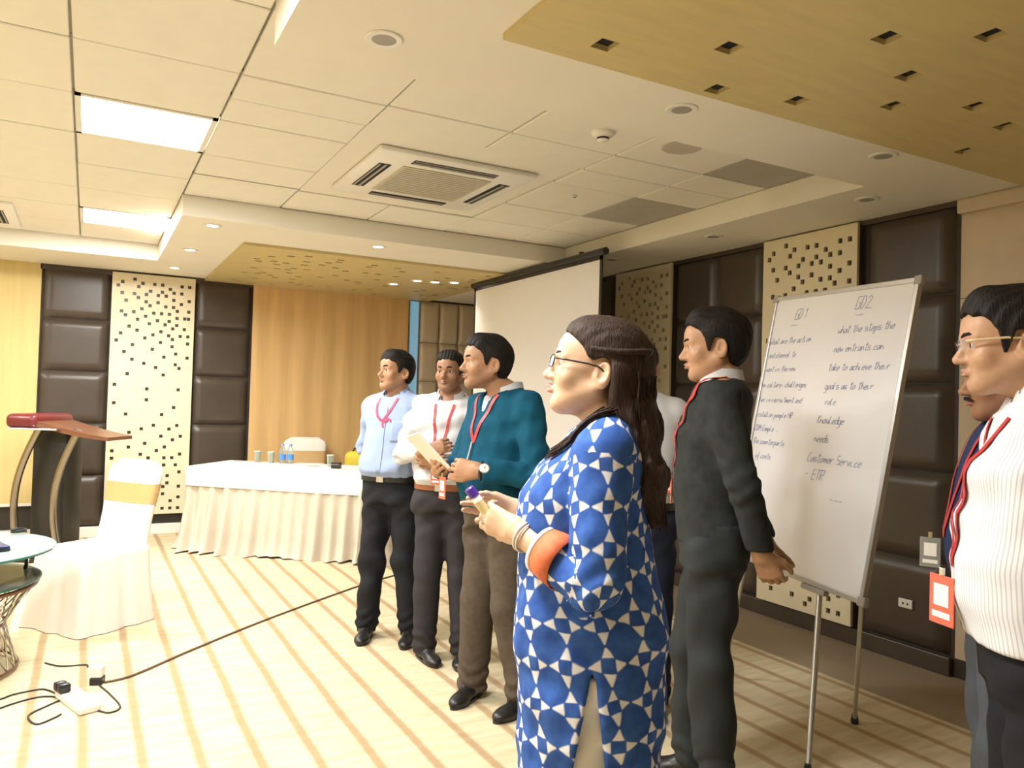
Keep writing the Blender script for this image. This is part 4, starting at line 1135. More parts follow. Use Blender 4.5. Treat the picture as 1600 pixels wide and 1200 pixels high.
FWD = Vector((.479, .878, 0)); RGT = Vector((.878, -.479, 0))
def person(label, pos, alpha, H, sp):
    """alpha: degrees, 0 faces the camera, 90 faces the picture's left"""
    a = math.radians(alpha)
    d = FWD * -math.cos(a) + RGT * -math.sin(a)
    root = empty('person', (pos[0], pos[1], 0), math.atan2(-d.x, d.y), label, 'person', 'people standing at the presentation')
    root.scale = (H / 1.75,) * 3
    hs = sp.get('hs', 1.0); hc = HC + np.array(sp.get('head_off', (0, 0, 0))) - np.array((0, 0, .135 * (hs - 1))); Rm = rotm(*[math.radians(v) for v in sp.get('head', (0, 0, 0))])
    tor = sp['torso'] if 'torso' in sp else torso(sp.get('wid', 1.0), sp.get('belly', 0.0), sp.get('dep', 1.0), sp.get('bust', 0.0))
    btor = [r_ for r_ in tor if r_[0] > .8]
    res = sp.get('res', .011)
    shx = sp.get('shx', .178); sw = sp.get('sleeve_r', 1.0)
    arms = sp['arms']     # {-1: (elbow, wrist, handdict), 1: ...}; -1 is the person's left
    legs = sp.get('legs', {-1: ((-.095, .0), (-.105, -.01)), 1: ((.095, .0), (.105, -.01))})   # knee xy, ankle xy
    # ---- body
    hb = [(w[0] + hd['d'][0] * .09, w[1] + hd['d'][1] * .09, w[2] + hd['d'][2] * .09) for (e, w, hd) in arms.values() if hd]
    fine = sp.get('fine', .0045); R_ = .115
    fx = [(hc[0] - R_, hc[0] + R_, fine)]; fy = [(hc[1] - .12, hc[1] + .14, fine)]; fz = [(hc[2] - .125, hc[2] + .135, fine)]
    for h in hb:
        q = sp.get('handfine', .006); fx.append((h[0] - R_, h[0] + R_, q)); fy.append((h[1] - R_, h[1] + R_, q)); fz.append((h[2] - R_, h[2] + R_, q))
    F = Field(axis(-.48, .48, .014, fx), axis(-.34, .52, .014, fy), axis(-.01, 1.78, .014, fz))
    F.loft([(z, x_ - (.036 if z < 1.02 else .022), y_ - (.036 if z < 1.02 else .022), c_) for z, x_, y_, c_ in btor], .03)
    nk = sp.get('neck', .054)
    F.rc((0, -.022, 1.44), hc + Rm @ np.array((0, -.022, -.040)) * hs, nk + .008, nk, .03)
    for s in (-1, 1):
        F.rc((0, -.02, 1.49), (s * (shx - .03), -.015, 1.425), .035, .04, .03)
        (e, w, hd) = arms[s]; sh = (s * shx, -.012, 1.405)
        F.rc(sh, e, .048, .038, .02); F.rc(e, w, .038, .027 * sp.get('wrist', 1.0), .015)
        if hd: hand(F, w, hd['d'], hd['n'], hd['side'], hd.get('curl', (.3, .35, .4, .45)), hd.get('spread', .06), hd.get('thumb', (.5, .2)), hd.get('s', 1.0), grip=hd.get('grip', .3))
        kn, an = legs[s]
        F.rc((s * .088, 0, .88), (kn[0], kn[1] + .012, .49), .066, .048, .03); F.rc((kn[0], kn[1] + .012, .49), (an[0], an[1], .07), .050, .034, .02)
        F.rc((an[0], an[1], .06), (an[0], an[1] + .02, .045), .034, .030, .02)
    add_head(F, hc, Rm, sp.get('fem', False), sp.get('jaw', 1.0), hs)
    V, Q = F.nets(); V = relax(V, Q, 1, .35)
    me = np_mesh('body', V, Q, M['skin']); point_color(me, head_color(V, sp['skin'], hc, Rm, sp['lips'], sp.get('stubble', 0), hs))
    link('body', me, root)
    M4 = face_parts(root, hc, Rm, sp.get('hairmat', M['hairblack']), hs, gaze=math.radians(sp.get('gaze', 0)), moustache=sp.get('moustache', False), brow_r=.0034 if sp.get('fem') else .0046)
    # ---- trousers
    if 'trousers' in sp:
        F = Field(axis(-.34, .34, res), axis(-.26, .28, res), axis(-.005, 1.04, res))
        tz = sp.get('waist', 1.00)
        tg = sp.get('trouser_grow', .004); F.loft([(z, x_ + tg, y_ + tg, c_) for z, x_, y_, c_ in btor if z < 1.06], .02)
        tr = sp.get('leg_r', 1.0)
        for s in (-1, 1):
            kn, an = legs[s]
            F.rc((s * .090, .0, .88), (kn[0], kn[1] + .010, .49), .100 * tr, .077 * tr, .045)
            F.rc((kn[0], kn[1] + .010, .49), (an[0], an[1], .05), .077 * tr, .066 * tr, .02)
        F.displace(wrinkle(.008, 16, 34, sp.get('seed', 1)))
        F.displace(lambda x, y, z: .007 * np.sin(z * 95 + 3 * np.sin(x * 22 + y * 17 + sp.get('seed', 1))) * np.exp(-((z - .10) / .09) ** 2) + .004 * np.sin(z * 60 + x * 45 + 2 * np.sin(y * 20)) * np.exp(-((z - .82) / .10) ** 2))
        F.cut(lambda x, y, z: z - tz + 0 * x); F.cut(lambda x, y, z: .035 - z + 0 * x)
        V, Q = F.nets(); V = relax(V, Q, 1, .3)
        link('trousers', np_mesh('trousers', V, Q, sp['trousers']), root)
        bp_ = np.array(tor); zz = sp.get('belt_z', tz - .022)
        aa, bb, cc = (np.interp(zz, bp_[:, 0], bp_[:, i]) for i in (1, 2, 3))
        if 'belt' in sp:
            rows = []
            for dz in (-.018, .018):
                rows.append([(math.copysign(abs(math.cos(t)) ** .87, math.cos(t)) * (aa + .013), cc + math.copysign(abs(math.sin(t)) ** .87, math.sin(t)) * (bb + .013), zz + dz) for t in [2 * PI * i / 64 for i in range(64)]])
            bo = MB().grid(rows, closed=True).thick(.004).build('belt', sp['belt'], root, auto=40)
            MB().box((-.024, cc + bb + .012, zz - .020), (.024, cc + bb + .020, zz + .020), .004).build('buckle', M['alu'], bo)
    for s in (-1, 1):
        if 'shoes' in sp:
            an = legs[s][1]; shoe(root, an[0], an[1] - .0, sp.get('foot_yaw', {-1: .18, 1: -.18})[s], sp['shoes'])
    # ---- upper garment
    top = sp['top']
    gx = .50
    F = Field(axis(-gx, gx, res), axis(-.32, .44, res), axis(sp.get('hem', .97) - .03, 1.56, res))
    grow = sp.get('grow', .008)
    F.loft([(z, x_ + grow, y_ + grow, c_) for z, x_, y_, c_ in tor] if not sp.get('tuck') else [(.93, tor[1][1] + .006, tor[1][2] + .006, 0), (1.0, tor[2][1] + .012, tor[2][2] + .012, tor[2][3]), (1.022, tor[2][1] + .026, tor[2][2] + .026, tor[2][3] + .004), (1.07, tor[2][1] + .024, tor[2][2] + .024, tor[2][3] + .004)] + [(z, x_ + grow, y_ + grow, c_) for z, x_, y_, c_ in tor if z > 1.1], .03)
    trunk = Field(F.xs, F.ys, F.zs); trunk.D = F.D.copy()
    for s in (-1, 1):
        (e, w, hd) = arms[s]; e = np.array(e, float); w = np.array(w, float); sh = np.array((s * shx, -.012, 1.402))
        F.rc((0, -.02, 1.478), (s * (shx - .02), -.014, 1.425), .040, .052, .03)
        F.rc(sh, sh + (e - sh) * .35, .062 * sw, .0585 * sw, sp.get('arm_k', .035)); F.rc(sh + (e - sh) * .35, e, .0585 * sw, .053 * sw, .008)
        sl_ = sp.get('sleeve', 1.0)
        F.rc(e, e + (w - e) * sl_, .053 * sw, (.053 + (.043 - .053) * sl_) * sw, .006)
    F.displace(wrinkle(sp.get('wr', .004), 14, 30, sp.get('seed', 1) + 5)); F.displace(wrinkle(sp.get('wr', .004) * .7, 38, 62, sp.get('seed', 1) + 9))
    for s in (-1, 1):
        e_ = arms[s][0]
        F.displace(lambda x, y, z, e_=e_: .008 * np.sin((x * .4 + y * .7 + z) * 85 + 2 * np.sin(x * 40)) * np.exp(-(((x - e_[0]) ** 2 + (y - e_[1]) ** 2 + (z - e_[2]) ** 2) / .075 ** 2)))
    for s in (-1, 1):
        (e, w, hd) = arms[s]; e = np.array(e, float); w = np.array(w, float); dd = (w - e) / np.linalg.norm(w - e); cp = e + (w - e) * sp.get('sleeve', 1.0)
        def cf(x, y, z, cp=cp, dd=dd):
            al = (x - cp[0]) * dd[0] + (y - cp[1]) * dd[1] + (z - cp[2]) * dd[2]
            rad = np.sqrt(np.maximum(0, (x - cp[0]) ** 2 + (y - cp[1]) ** 2 + (z - cp[2]) ** 2 - al ** 2))
            return np.where((rad < .066 * sw) & (al < .065), al, -1)
        if sp.get('cutcuff', True): F.cut(cf)
    trunk.displace(wrinkle(sp.get('wr', .004), 14, 30, sp.get('seed', 1) + 5)); trunk.displace(wrinkle(sp.get('wr', .004) * .7, 38, 62, sp.get('seed', 1) + 9))
    F.D = np.minimum(F.D, trunk.D)
    hem = sp.get('hem', .97)
    F.cut(lambda x, y, z: hem - z + 0 * x)
    nz = sp.get('neckline', 1.498)
    F.cut(lambda x, y, z: np.minimum(z - nz + .55 * np.clip(y + .02, -.03, .10), (sp.get('neck_r', .080) - np.sqrt(x ** 2 + (y + .012) ** 2))))
    if 'slit' in sp:
        F.cut(lambda x, y, z: np.minimum(np.minimum((sp['slit'][0] - z) * sp['slit'][1] - np.abs(y - sp['slit'][2] - (sp['slit'][0] - z) * .02), np.abs(x) - .06), .5))
    if 'vneck' in sp:
        vz = sp['vneck']
        F.cut(lambda x, y, z: np.minimum(np.minimum((z - vz) * .60 - np.abs(x), y - .0), .5))
    V, Q = F.nets(); V = relax(V, Q, 1, .3)
    me = np_mesh(sp.get('topname', 'shirt'), V, Q, top)
    # cloth coordinates: around the trunk or the sleeve, and up
    tA = np.array(tor)
    cyv = np.interp(V[:, 2], tA[:, 0], tA[:, 3])
    ang = np.arctan2(V[:, 0], V[:, 1] - cyv)
    FC = V[Q].mean(1); own = np.zeros(len(Q), int); VQ = V[Q]
    def wrapd(a_, c_): return c_[:, None] + (a_ - c_[:, None] + PI) % (2 * PI) - PI
    fang = np.arctan2(FC[:, 0], FC[:, 1] - np.interp(FC[:, 2], tA[:, 0], tA[:, 3]))
    CL = np.stack([wrapd(ang[Q], fang) * .20, VQ[:, :, 2], 0 * VQ[:, :, 2]], 2)
    ta_, tb_, tc_ = (np.interp(FC[:, 2], tA[:, 0], tA[:, i]) for i in (1, 2, 3))
    outside = (np.abs(FC[:, 0] / (ta_ + grow + .004)) ** 2.3 + np.abs((FC[:, 1] - tc_) / (tb_ + grow + .004)) ** 2.3) > 1.0
    for s in (-1, 1):
        (e, w, hd) = arms[s]; e = np.array(e, float); w = np.array(w, float); sh = np.array((s * shx, -.012, 1.402)); base = 0.0
        best = np.full(len(Q), 9.0)
        for a_, b_ in ((sh, e), (e, w)):
            d_ = b_ - a_; Ld = np.linalg.norm(d_); d_ = d_ / Ld
            t_ = (FC - a_) @ d_; q_ = FC - a_ - np.clip(t_, 0, Ld)[:, None] * d_; dist = np.linalg.norm(q_, axis=1)
            u_ = np.cross(d_, (1.0, 0, 0)); u_ /= np.linalg.norm(u_); v_ = np.cross(d_, u_)
            m_ = outside & (dist < .085 * sw) & (dist < best) & (t_ > .015) & (np.sign(FC[:, 0]) == s)
            best[m_] = dist[m_]
            tq = (VQ[m_] - a_) @ d_; qq = VQ[m_] - a_
            aq = wrapd(np.arctan2(qq @ v_, qq @ u_), np.arctan2(q_ @ v_, q_ @ u_)[m_])
            CL[m_] = np.stack([aq * .075 + .6, .03 - base - tq, 0 * tq], 2)
            base += Ld
    at_ = me.attributes.new('cloth', 'FLOAT_VECTOR', 'CORNER'); at_.data.foreach_set('vector', CL.astype(np.float32).ravel())
    tp = link(sp.get('topname', 'shirt'), me, root)
    bvh = BVHTree.FromPolygons([tuple(v) for v in V], [tuple(q) for q in Q])
    if 'under' in sp:   # shirt seen in the neck opening
        F = Field(axis(-.16, .16, .008), axis(-.15, .2, .008), axis(1.28, 1.54, .008))
        F.loft([(z, x_ - .008, y_ - .006, c_) for z, x_, y_, c_ in tor], .02)
        F.cut(lambda x, y, z: z - nz - .008 + .55 * np.clip(y + .02, -.03, .10) + 0 * x)
        F.cut(lambda x, y, z: np.minimum((z - 1.435) * .50 - np.abs(x), y - .02))
        V2, Q2 = F.nets(); link('undershirt', np_mesh('undershirt', V2, Q2, sp['under']), root)
    if 'collar' in sp: collar(root, sp['collar'], **sp.get('collar_kw', {}))
    men = sp.get('hair')
    if men: men_hair(root, hc, Rm, sp.get('hairmat', M['hairblack']), hs=hs, **men)
    return root, bvh, M4

def lanyard(root, bvh, m, x0=.075, z0=1.465, vx=0.0, vz=1.20, w=.017, drop=.03):
    for s in (-1, 1):
        pts = [(s * x0 * (1 - t) + vx * t, z0 + (vz - z0) * t) for t in [i / 14 for i in range(15)]]
        ribbon(bvh, pts, w, m, root, 'lanyard_strap', .005)
    h = bvh.ray_cast(Vector((vx, 1, vz)), Vector((0, -1, 0)))
    return (vx, (h[0].y if h[0] else .13) + .008, vz)
# ------------------------------------------------------------------ cloth materials
def pattern_mat():
    """blue cotton block-printed with white bow ties along the edges of a square lattice"""
    m, nt, b = new_mat('blue_kurta_print'); L = nt.links.new
    at = N(nt, 'ShaderNodeAttribute', attribute_name='cloth')
    nz = N(nt, 'ShaderNodeTexNoise', ins={'Scale': 9.0, 'Detail': 2.0}); L(at.outputs['Vector'], nz.inputs['Vector'])
    ad = N(nt, 'ShaderNodeVectorMath', operation='MULTIPLY_ADD'); ad.inputs[1].default_value = (.030, .030, 0); L(nz.outputs['Color'], ad.inputs[0]); L(at.outputs['Vector'], ad.inputs[2])
    sc = N(nt, 'ShaderNodeVectorMath', operation='SCALE'); sc.inputs['Scale'].default_value = 1 / .090; L(ad.outputs[0], sc.inputs[0])
    rt = N(nt, 'ShaderNodeVectorRotate', rotation_type='Z_AXIS'); rt.inputs['Angle'].default_value = .12; L(sc.outputs[0], rt.inputs['Vector'])
    sp_ = N(nt, 'ShaderNodeSeparateXYZ'); L(rt.outputs[0], sp_.inputs[0])
    def mth(op, a, c=None, clamp=False):
        n_ = N(nt, 'ShaderNodeMath', operation=op, use_clamp=clamp)
        for i, v in enumerate((a, c)):
            if v is None: continue
            if isinstance(v, (int, float)): n_.inputs[i].default_value = v
            else: L(v, n_.inputs[i])
        return n_.outputs[0]
    def tri(u, v):
        """bow tie on the edge running along u: v is the distance across, u the position along"""
        vf = mth('ABSOLUTE', mth('SUBTRACT', mth('FRACT', mth('ADD', v, .5)), .5))
        uf = mth('ABSOLUTE', mth('SUBTRACT', mth('FRACT', u), .5))          # 0 at the waist of the bow, .5 at the lattice node
        wid = mth('MULTIPLY_ADD', uf, .62) if False else mth('ADD', mth('MULTIPLY', uf, .46), .020)
        ins = mth('MULTIPLY', mth('SUBTRACT', wid, vf), 22.0, True)
        lim = mth('MULTIPLY', mth('SUBTRACT', .335, uf), 30.0, True)
        lo = mth('MULTIPLY', mth('SUBTRACT', uf, .025), 40.0, True)
        return mth('MULTIPLY', mth('MULTIPLY', ins, lim), lo)
    t = mth('MAXIMUM', tri(sp_.outputs[0], sp_.outputs[1]), tri(sp_.outputs[1], sp_.outputs[0]))
    n2 = N(nt, 'ShaderNodeTexNoise', ins={'Scale': 26.0, 'Detail': 4.0}); L(at.outputs['Vector'], n2.inputs['Vector'])
    rp = N(nt, 'ShaderNodeValToRGB'); rp.color_ramp.elements[0].color = (.022, .065, .27, 1); rp.color_ramp.elements[1].color = (.045, .125, .42, 1); rp.color_ramp.elements[0].position = .3; rp.color_ramp.elements[1].position = .7
    L(n2.outputs[0], rp.inputs[0])
    mx = N(nt, 'ShaderNodeMix', data_type='RGBA'); mx.inputs[7].default_value = (.74, .74, .76, 1); L(t, mx.inputs[0]); L(rp.outputs[0], mx.inputs[6]); L(mx.outputs[2], b.inputs['Base Color'])
    b.inputs['Roughness'].default_value = .8; b.inputs['Specular IOR Level'].default_value = .2
    return m
def stripe_mat(name, c0, c1, per=.010, duty=.3):
    m, nt, b = new_mat(name); L = nt.links.new
    at = N(nt, 'ShaderNodeAttribute', attribute_name='cloth'); sp_ = N(nt, 'ShaderNodeSeparateXYZ'); L(at.outputs['Vector'], sp_.inputs[0])
    a = N(nt, 'ShaderNodeMath', operation='DIVIDE', ins={1: per}); L(sp_.outputs[0], a.inputs[0]); f = N(nt, 'ShaderNodeMath', operation='FRACT'); L(a.outputs[0], f.inputs[0])
    g_ = N(nt, 'ShaderNodeMath', operation='LESS_THAN', ins={1: duty}); L(f.outputs[0], g_.inputs[0])
    mx = N(nt, 'ShaderNodeMix', data_type='RGBA'); mx.inputs[6].default_value = (*c0, 1); mx.inputs[7].default_value = (*c1, 1); L(g_.outputs[0], mx.inputs[0]); L(mx.outputs[2], b.inputs['Base Color'])
    b.inputs['Roughness'].default_value = .75; b.inputs['Specular IOR Level'].default_value = .25
    return m
M['kurta'] = pattern_mat()
def cloth_mat(name, c, var=.04, rough=.8, fold=.35, **kw):
    return mat(name, c, rough, var=var, spec=.2, bump=fold, bscale=14, **kw)
M['shirtblue'] = mat('light_blue_cotton', (.31, .39, .60), .8, var=.03, spec=.2)
M['shirtwhite'] = mat('white_cotton', (.58, .585, .61), .8, var=.03, spec=.2)
M['pinstripe'] = stripe_mat('white_pinstripe_cotton', (.76, .76, .78), (.52, .53, .60))
M['navyshirt'] = mat('navy_cotton', (.022, .035, .10), .75, var=.1, spec=.2)
M['teal'] = mat('teal_knit', (.006, .072, .125), .9, var=.12, vscale=25, bump=.3, bscale=350, spec=.15)
M['charcoal'] = mat('charcoal_knit', (.030, .034, .034), .92, var=.18, vscale=30, bump=.35, bscale=350, spec=.15)
M['trouserblack'] = mat('black_trouser_cloth', (.014, .015, .019), .8, var=.15, spec=.2)
M['trousernavy'] = mat('navy_trouser_cloth', (.012, .016, .032), .8, var=.15, spec=.2)
M['trouserbrown'] = mat('brown_trouser_cloth', (.085, .066, .048), .8, var=.15, vscale=40, bump=.2, bscale=300, spec=.2)
M['trousergrey'] = mat('charcoal_trouser_cloth', (.026, .030, .031), .8, var=.15, spec=.2)
M['trouserdark'] = mat('dark_grey_trouser_cloth', (.035, .032, .036), .8, var=.15, spec=.2)
M['trouserslate'] = mat('slate_trouser_cloth', (.085, .095, .115), .8, var=.15, spec=.2)
M['shoe'] = mat('black_shoe_leather', (.012, .011, .011), .38, var=.1)
M['beltblack'] = mat('black_belt', (.012, .011, .010), .4)
M['belttan'] = mat('tan_belt', (.22, .075, .028), .4, var=.15)
M['legging'] = mat('white_legging', (.76, .73, .68), .8, var=.02)
M['cufforange'] = mat('orange_cuff', (.62, .14, .05), .7, var=.15, vscale=60)
M['bangle'] = mat('pale_bangle', (.70, .64, .54), .3, var=.05)
M['purple'] = mat('purple_cap', (.09, .03, .36), .35)
M['markerlabel'] = mat('yellow_label', (.72, .60, .30), .45)
TAN = (.40, .215, .120); TAN2 = (.33, .170, .095); FAIR = (.60, .385, .255); LIP = (.30, .10, .075)

def wz(px, H): return px / (H / 1.75)

# --- man in the light blue shirt, hands behind his back
r1, b1, m1 = person('man in light blue shirt and black trousers with pink lanyard, hands behind back', (1.585, 4.32), 22, 1.68,
    dict(skin=TAN, lips=(.31, .155, .10), head=(-26, 6, 0), hs=1.04, stubble=.12, gaze=-4, wid=1.04, belly=.03, top=M['shirtblue'], collar=M['shirtblue'], collar_kw=dict(open_=.62, spread=1.08), tuck=True, hem=.985, waist=1.0, wr=.012,
         arms={-1: ((-.275, -.10, 1.14), (-.10, -.215, .99), dict(d=(.8, -.1, -.5), n=(0, -1, 0), side=1, curl=(.7, .7, .7, .7))), 1: ((.275, -.10, 1.14), (.10, -.225, .97), dict(d=(-.8, -.1, -.5), n=(0, -1, 0), side=-1, curl=(.7, .7, .7, .7)))},
         trousers=M['trouserblack'], belt=M['beltblack'], shoes=M['shoe'], seed=3, hair=dict(vol=.017, seed=2, quiff=.008, front=.060, back=-.06, side=-.005),
         legs={-1: ((-.105, .0), (-.135, -.03)), 1: ((.105, .03), (.135, .03))}, foot_yaw={-1: .30, 1: .35}, neckline=1.478))
# short lanyard, gathered at the chest
for pts in ([(.055, 1.455), (.065, 1.42), (.062, 1.38), (.045, 1.345), (.02, 1.325), (-.005, 1.318)], [(-.06, 1.46), (-.05, 1.42), (-.035, 1.385), (-.015, 1.35), (.0, 1.325), (.012, 1.315)], [(.012, 1.325), (-.01, 1.312), (-.035, 1.335), (-.05, 1.318)], [(.0, 1.325), (.003, 1.30), (-.004, 1.28)]):
    ribbon(b1, pts, .014, M['pink'], r1, 'lanyard_strap', .006)

def patch(bvh, root, x0, x1, z0, z1, m, name, lift=.002, n=8):
    P = []
    for i in range(n + 1):
        row = []
        for j in range(n + 1):
            x, z = x0 + (x1 - x0) * i / n, z0 + (z1 - z0) * j / n
            h = bvh.ray_cast(Vector((x, 1, z)), Vector((0, -1, 0)))
            row.append((x, (h[0].y if h[0] else .1) + lift, z))
        P.append(row)
    return MB().grid(P).thick(.002).build(name, m, root, smooth=True)
patch(b1, r1, -.155, -.055, 1.20, 1.325, M['shirtblue'], 'pocket', .0045)
patch(b1, r1, -.016, .016, 1.01, 1.40, M['shirtblue'], 'button_placket', .004, 14)
# --- man in the white shirt with folded arms, half hidden
r2, b2, m2 = person('man in white shirt with folded arms and tan belt behind man in teal sweater', (1.735, 3.88), 14, 1.67,
    dict(skin=TAN2, lips=(.25, .115, .08), head=(-2, 2, 0), hs=1.0, stubble=.35, wid=1.0, belly=.02, top=M['shirtwhite'], collar=M['shirtwhite'], tuck=True, hem=.985, waist=1.0, wr=.012, sleeve=.86,
         arms={-1: ((-.265, .05, 1.14), (-.02, .225, 1.13), dict(d=(1, .12, .15), n=(0, -1, .1), side=1, curl=(.35, .35, .35, .4))), 1: ((.265, .05, 1.15), (.03, .245, 1.19), dict(d=(-1, .05, .35), n=(0, -1, -.2), side=-1, curl=(.5, .55, .6, .6)))},
         trousers=M['trouserdark'], belt=M['belttan'], shoes=M['shoe'], seed=7, hair=dict(vol=.013, seed=5, quiff=.004, front=.062), foot_yaw={-1: .2, 1: .75},
         legs={-1: ((-.10, .0), (-.12, .0)), 1: ((.09, .03), (.10, .03))}))
p_ = lanyard(r2, b2, M['red'], .055, 1.44, .01, 1.06, .014); badge(r2, (p_[0] - .02, p_[1] + .06, p_[2] + .03), 0, M['badge'])

# --- man in the teal sweater, holding a pad
r3, b3, m3 = person('man in teal v-neck sweater and brown trousers with red lanyard, reading from a pad', (1.70, 3.20), 54, 1.71,
    dict(skin=TAN, lips=(.30, .14, .095), head=(-16, 3, 0), hs=1.10, head_off=(.03, .070, 0), stubble=.40, jaw=1.06, gaze=-4, wid=1.12, belly=.055, dep=1.10, shx=.195, sleeve_r=1.14, top=M['teal'], topname='sweater', under=M['shirtwhite'], collar=M['shirtwhite'], neck_r=.094, collar_kw=dict(r=.074, open_=.55, spread=1.08), vneck=1.372, hem=.93, wr=.008, neckline=1.495, sleeve=.93,
         arms={-1: ((-.315, .03, 1.11), (-.185, .255, 1.125), dict(d=(.72, .62, .10), n=(.55, -.70, -.2), side=1, curl=(.45, .5, .55, .6), thumb=(.35, .1), grip=.1, s=1.08)), 1: ((.315, .03, 1.11), (.10, .285, 1.10), dict(d=(-.62, .60, .25), n=(-.5, -.60, .5), side=-1, curl=(.55, .6, .65, .7), thumb=(.3, .1), s=1.08))},
         trousers=M['trouserbrown'], leg_r=1.10, waist=1.0, shoes=M['shoe'], seed=11, hair=dict(vol=.015, seed=9, quiff=.006, front=.066),
         legs={-1: ((-.11, .0), (-.15, -.06)), 1: ((.10, .03), (.13, .04))}, foot_yaw={-1: .2, 1: .50}))
p_ = lanyard(r3, b3, M['red'], .082, 1.462, -.01, 1.235, .020)
ribbon(b3, [(-.01, 1.24), (-.012, 1.20), (-.014, 1.15), (-.014, 1.11)], .010, M['plastic_grey'], r3, 'lanyard_clip', .012)
badge(r3, (-.015, p_[1] + .155, 1.085), 0, M['badge'], .055, .10)
w3 = MB().lathe([(.0001, -.006), (.021, -.006), (.023, -.002), (.023, .004), (.020, .006), (.0001, .006)], n=28).build('watch', M['alu'], r3, auto=40)
w3.matrix_local = Matrix.Translation((-.232, .252, 1.138)) @ Vector((-.80, .45, .40)).to_track_quat('Z', 'Y').to_matrix().to_4x4()
wd = MB().lathe([(.0001, .0062), (.0185, .0064)], n=24).build('watch_dial', M['paper'], w3)
ax3 = Vector((.72, .62, .10)).normalized(); cc3 = Vector((-.198, .240, 1.125)); u3 = ax3.orthogonal().normalized(); v3 = ax3.cross(u3)
MB().tube([cc3 + (u3 * math.cos(t) + v3 * math.sin(t)) * .037 for t in [2 * PI * i / 28 for i in range(29)]], .008, 8).build('watch_strap', M['plastic_black'], r3, smooth=True)
a3 = math.radians(50); d3 = FWD * -math.cos(a3) + RGT * -math.sin(a3); s3 = 1.71 / 1.75
def loc3(p, root): return root.matrix_world @ Vector(p)
bpy.context.view_layer.update()
pad = empty('note_pad', loc3((.035, .375, 1.185), r3), 0, 'pale note pad held in both hands of the man in teal', 'pad')
pad.rotation_euler = (Matrix.Rotation(r3.rotation_euler.z, 3, 'Z') @ Matrix.Rotation(math.radians(48), 3, 'X') @ Matrix.Rotation(math.radians(-14), 3, 'Z')).to_euler()
MB().box((-.075, -.10, -.003), (.075, .115, .003), .002).build('cover', M['paper'], pad)
MB().box((-.073, -.098, .0032), (.073, .113, .006)).build('sheets', M['paper'], pad)

# --- man in white shirt standing behind the woman, mostly hidden
r5, b5, m5 = person('man in white shirt and navy trousers mostly hidden behind the woman in blue', (2.255, 2.88), 20, 1.70,
    dict(skin=TAN, lips=LIP, head=(10, 0, 0), hs=1.0, wid=1.06, belly=.02, top=M['shirtwhite'], collar=M['shirtwhite'], tuck=True, hem=.985, res=.013, fine=.006,
         arms={-1: ((-.265, -.09, 1.13), (-.10, -.20, .98), dict(d=(.8, -.1, -.5), n=(0, -1, 0), side=1)), 1: ((.265, -.09, 1.13), (.10, -.21, .96), dict(d=(-.8, -.1, -.5), n=(0, -1, 0), side=-1))},
         trousers=M['trousernavy'], belt=M['beltblack'], shoes=M['shoe'], seed=17, hair=dict(vol=.012, seed=4)))
p_ = lanyard(r5, b5, M['red'], .06, 1.45, -.04, 1.10, .016); badge(r5, (-.15, .165, 1.14), 0, M['badge'], .06, .09)

# --- man in the charcoal sweater, in profile
r6, b6, m6 = person('man in charcoal sweater with white collar and red lanyard, seen in profile beside the whiteboard', (2.035, 2.15), 104, 1.765,
    dict(skin=(.44, .25, .145), lips=(.34, .17, .12), head=(4, -3, 0), hs=1.10, wid=1.0, belly=.012, dep=1.02, top=M['charcoal'], topname='sweater', under=M['shirtwhite'], collar=M['shirtwhite'], neck_r=.088, collar_kw=dict(r=.068, h=.036, open_=.30), hem=.905, wr=.009, neckline=1.488, sleeve_r=1.06,
         arms={-1: ((-.225, -.085, 1.13), (-.155, -.155, .895), dict(d=(.25, -.35, -.85), n=(.9, -.2, .3), side=1, curl=(.45, .5, .5, .5), s=1.05)), 1: ((.225, -.085, 1.13), (.12, -.185, .90), dict(d=(-.5, -.3, -.8), n=(-.5, -.8, 0), side=-1, curl=(.5, .5, .5, .5)))},
         trousers=M['trousergrey'], leg_r=1.02, waist=.985, shoes=M['shoe'], seed=21, hair=dict(vol=.017, seed=8, quiff=.012, front=.072, back=-.07, side=-.012),
         legs={-1: ((-.085, .0), (-.09, -.03)), 1: ((.085, .06), (.09, .06))}, foot_yaw={-1: .1, 1: 0}))
# the lanyard shows on his left side, then hangs in front
def side_strap(bvh, root, pts, m, w=.018):
    Ps = []
    for (x, y, z) in cat(pts, 4):
        h = bvh.find_nearest(Vector((x, y, z)))
        Ps.append(h[0] + h[1] * .009)
    b_ = MB(); L_, R_ = [], []
    for i, p in enumerate(Ps):
        d = Ps[min(i + 1, len(Ps) - 1)] - Ps[max(i - 1, 0)]
        nrm = bvh.find_nearest(p)[1]; s = d.cross(nrm).normalized()
        L_.append(p - s * w / 2); R_.append(p + s * w / 2)
    b_.grid([L_, R_]).thick(.0015)
    return b_.build('lanyard_strap', m, root)
for s in (-1, 1):
    side_strap(b6, r6, [(s * .08, -.03, 1.50), (s * .095, .02, 1.47), (s * .105, .06, 1.42), (s * .10, .09, 1.36), (s * .085, .11, 1.30), (s * .06, .13, 1.23), (s * .03, .14, 1.16)], M['red'], .026)
badge(r6, (0, .155, 1.13), 0, M['badge'], .06, .10)

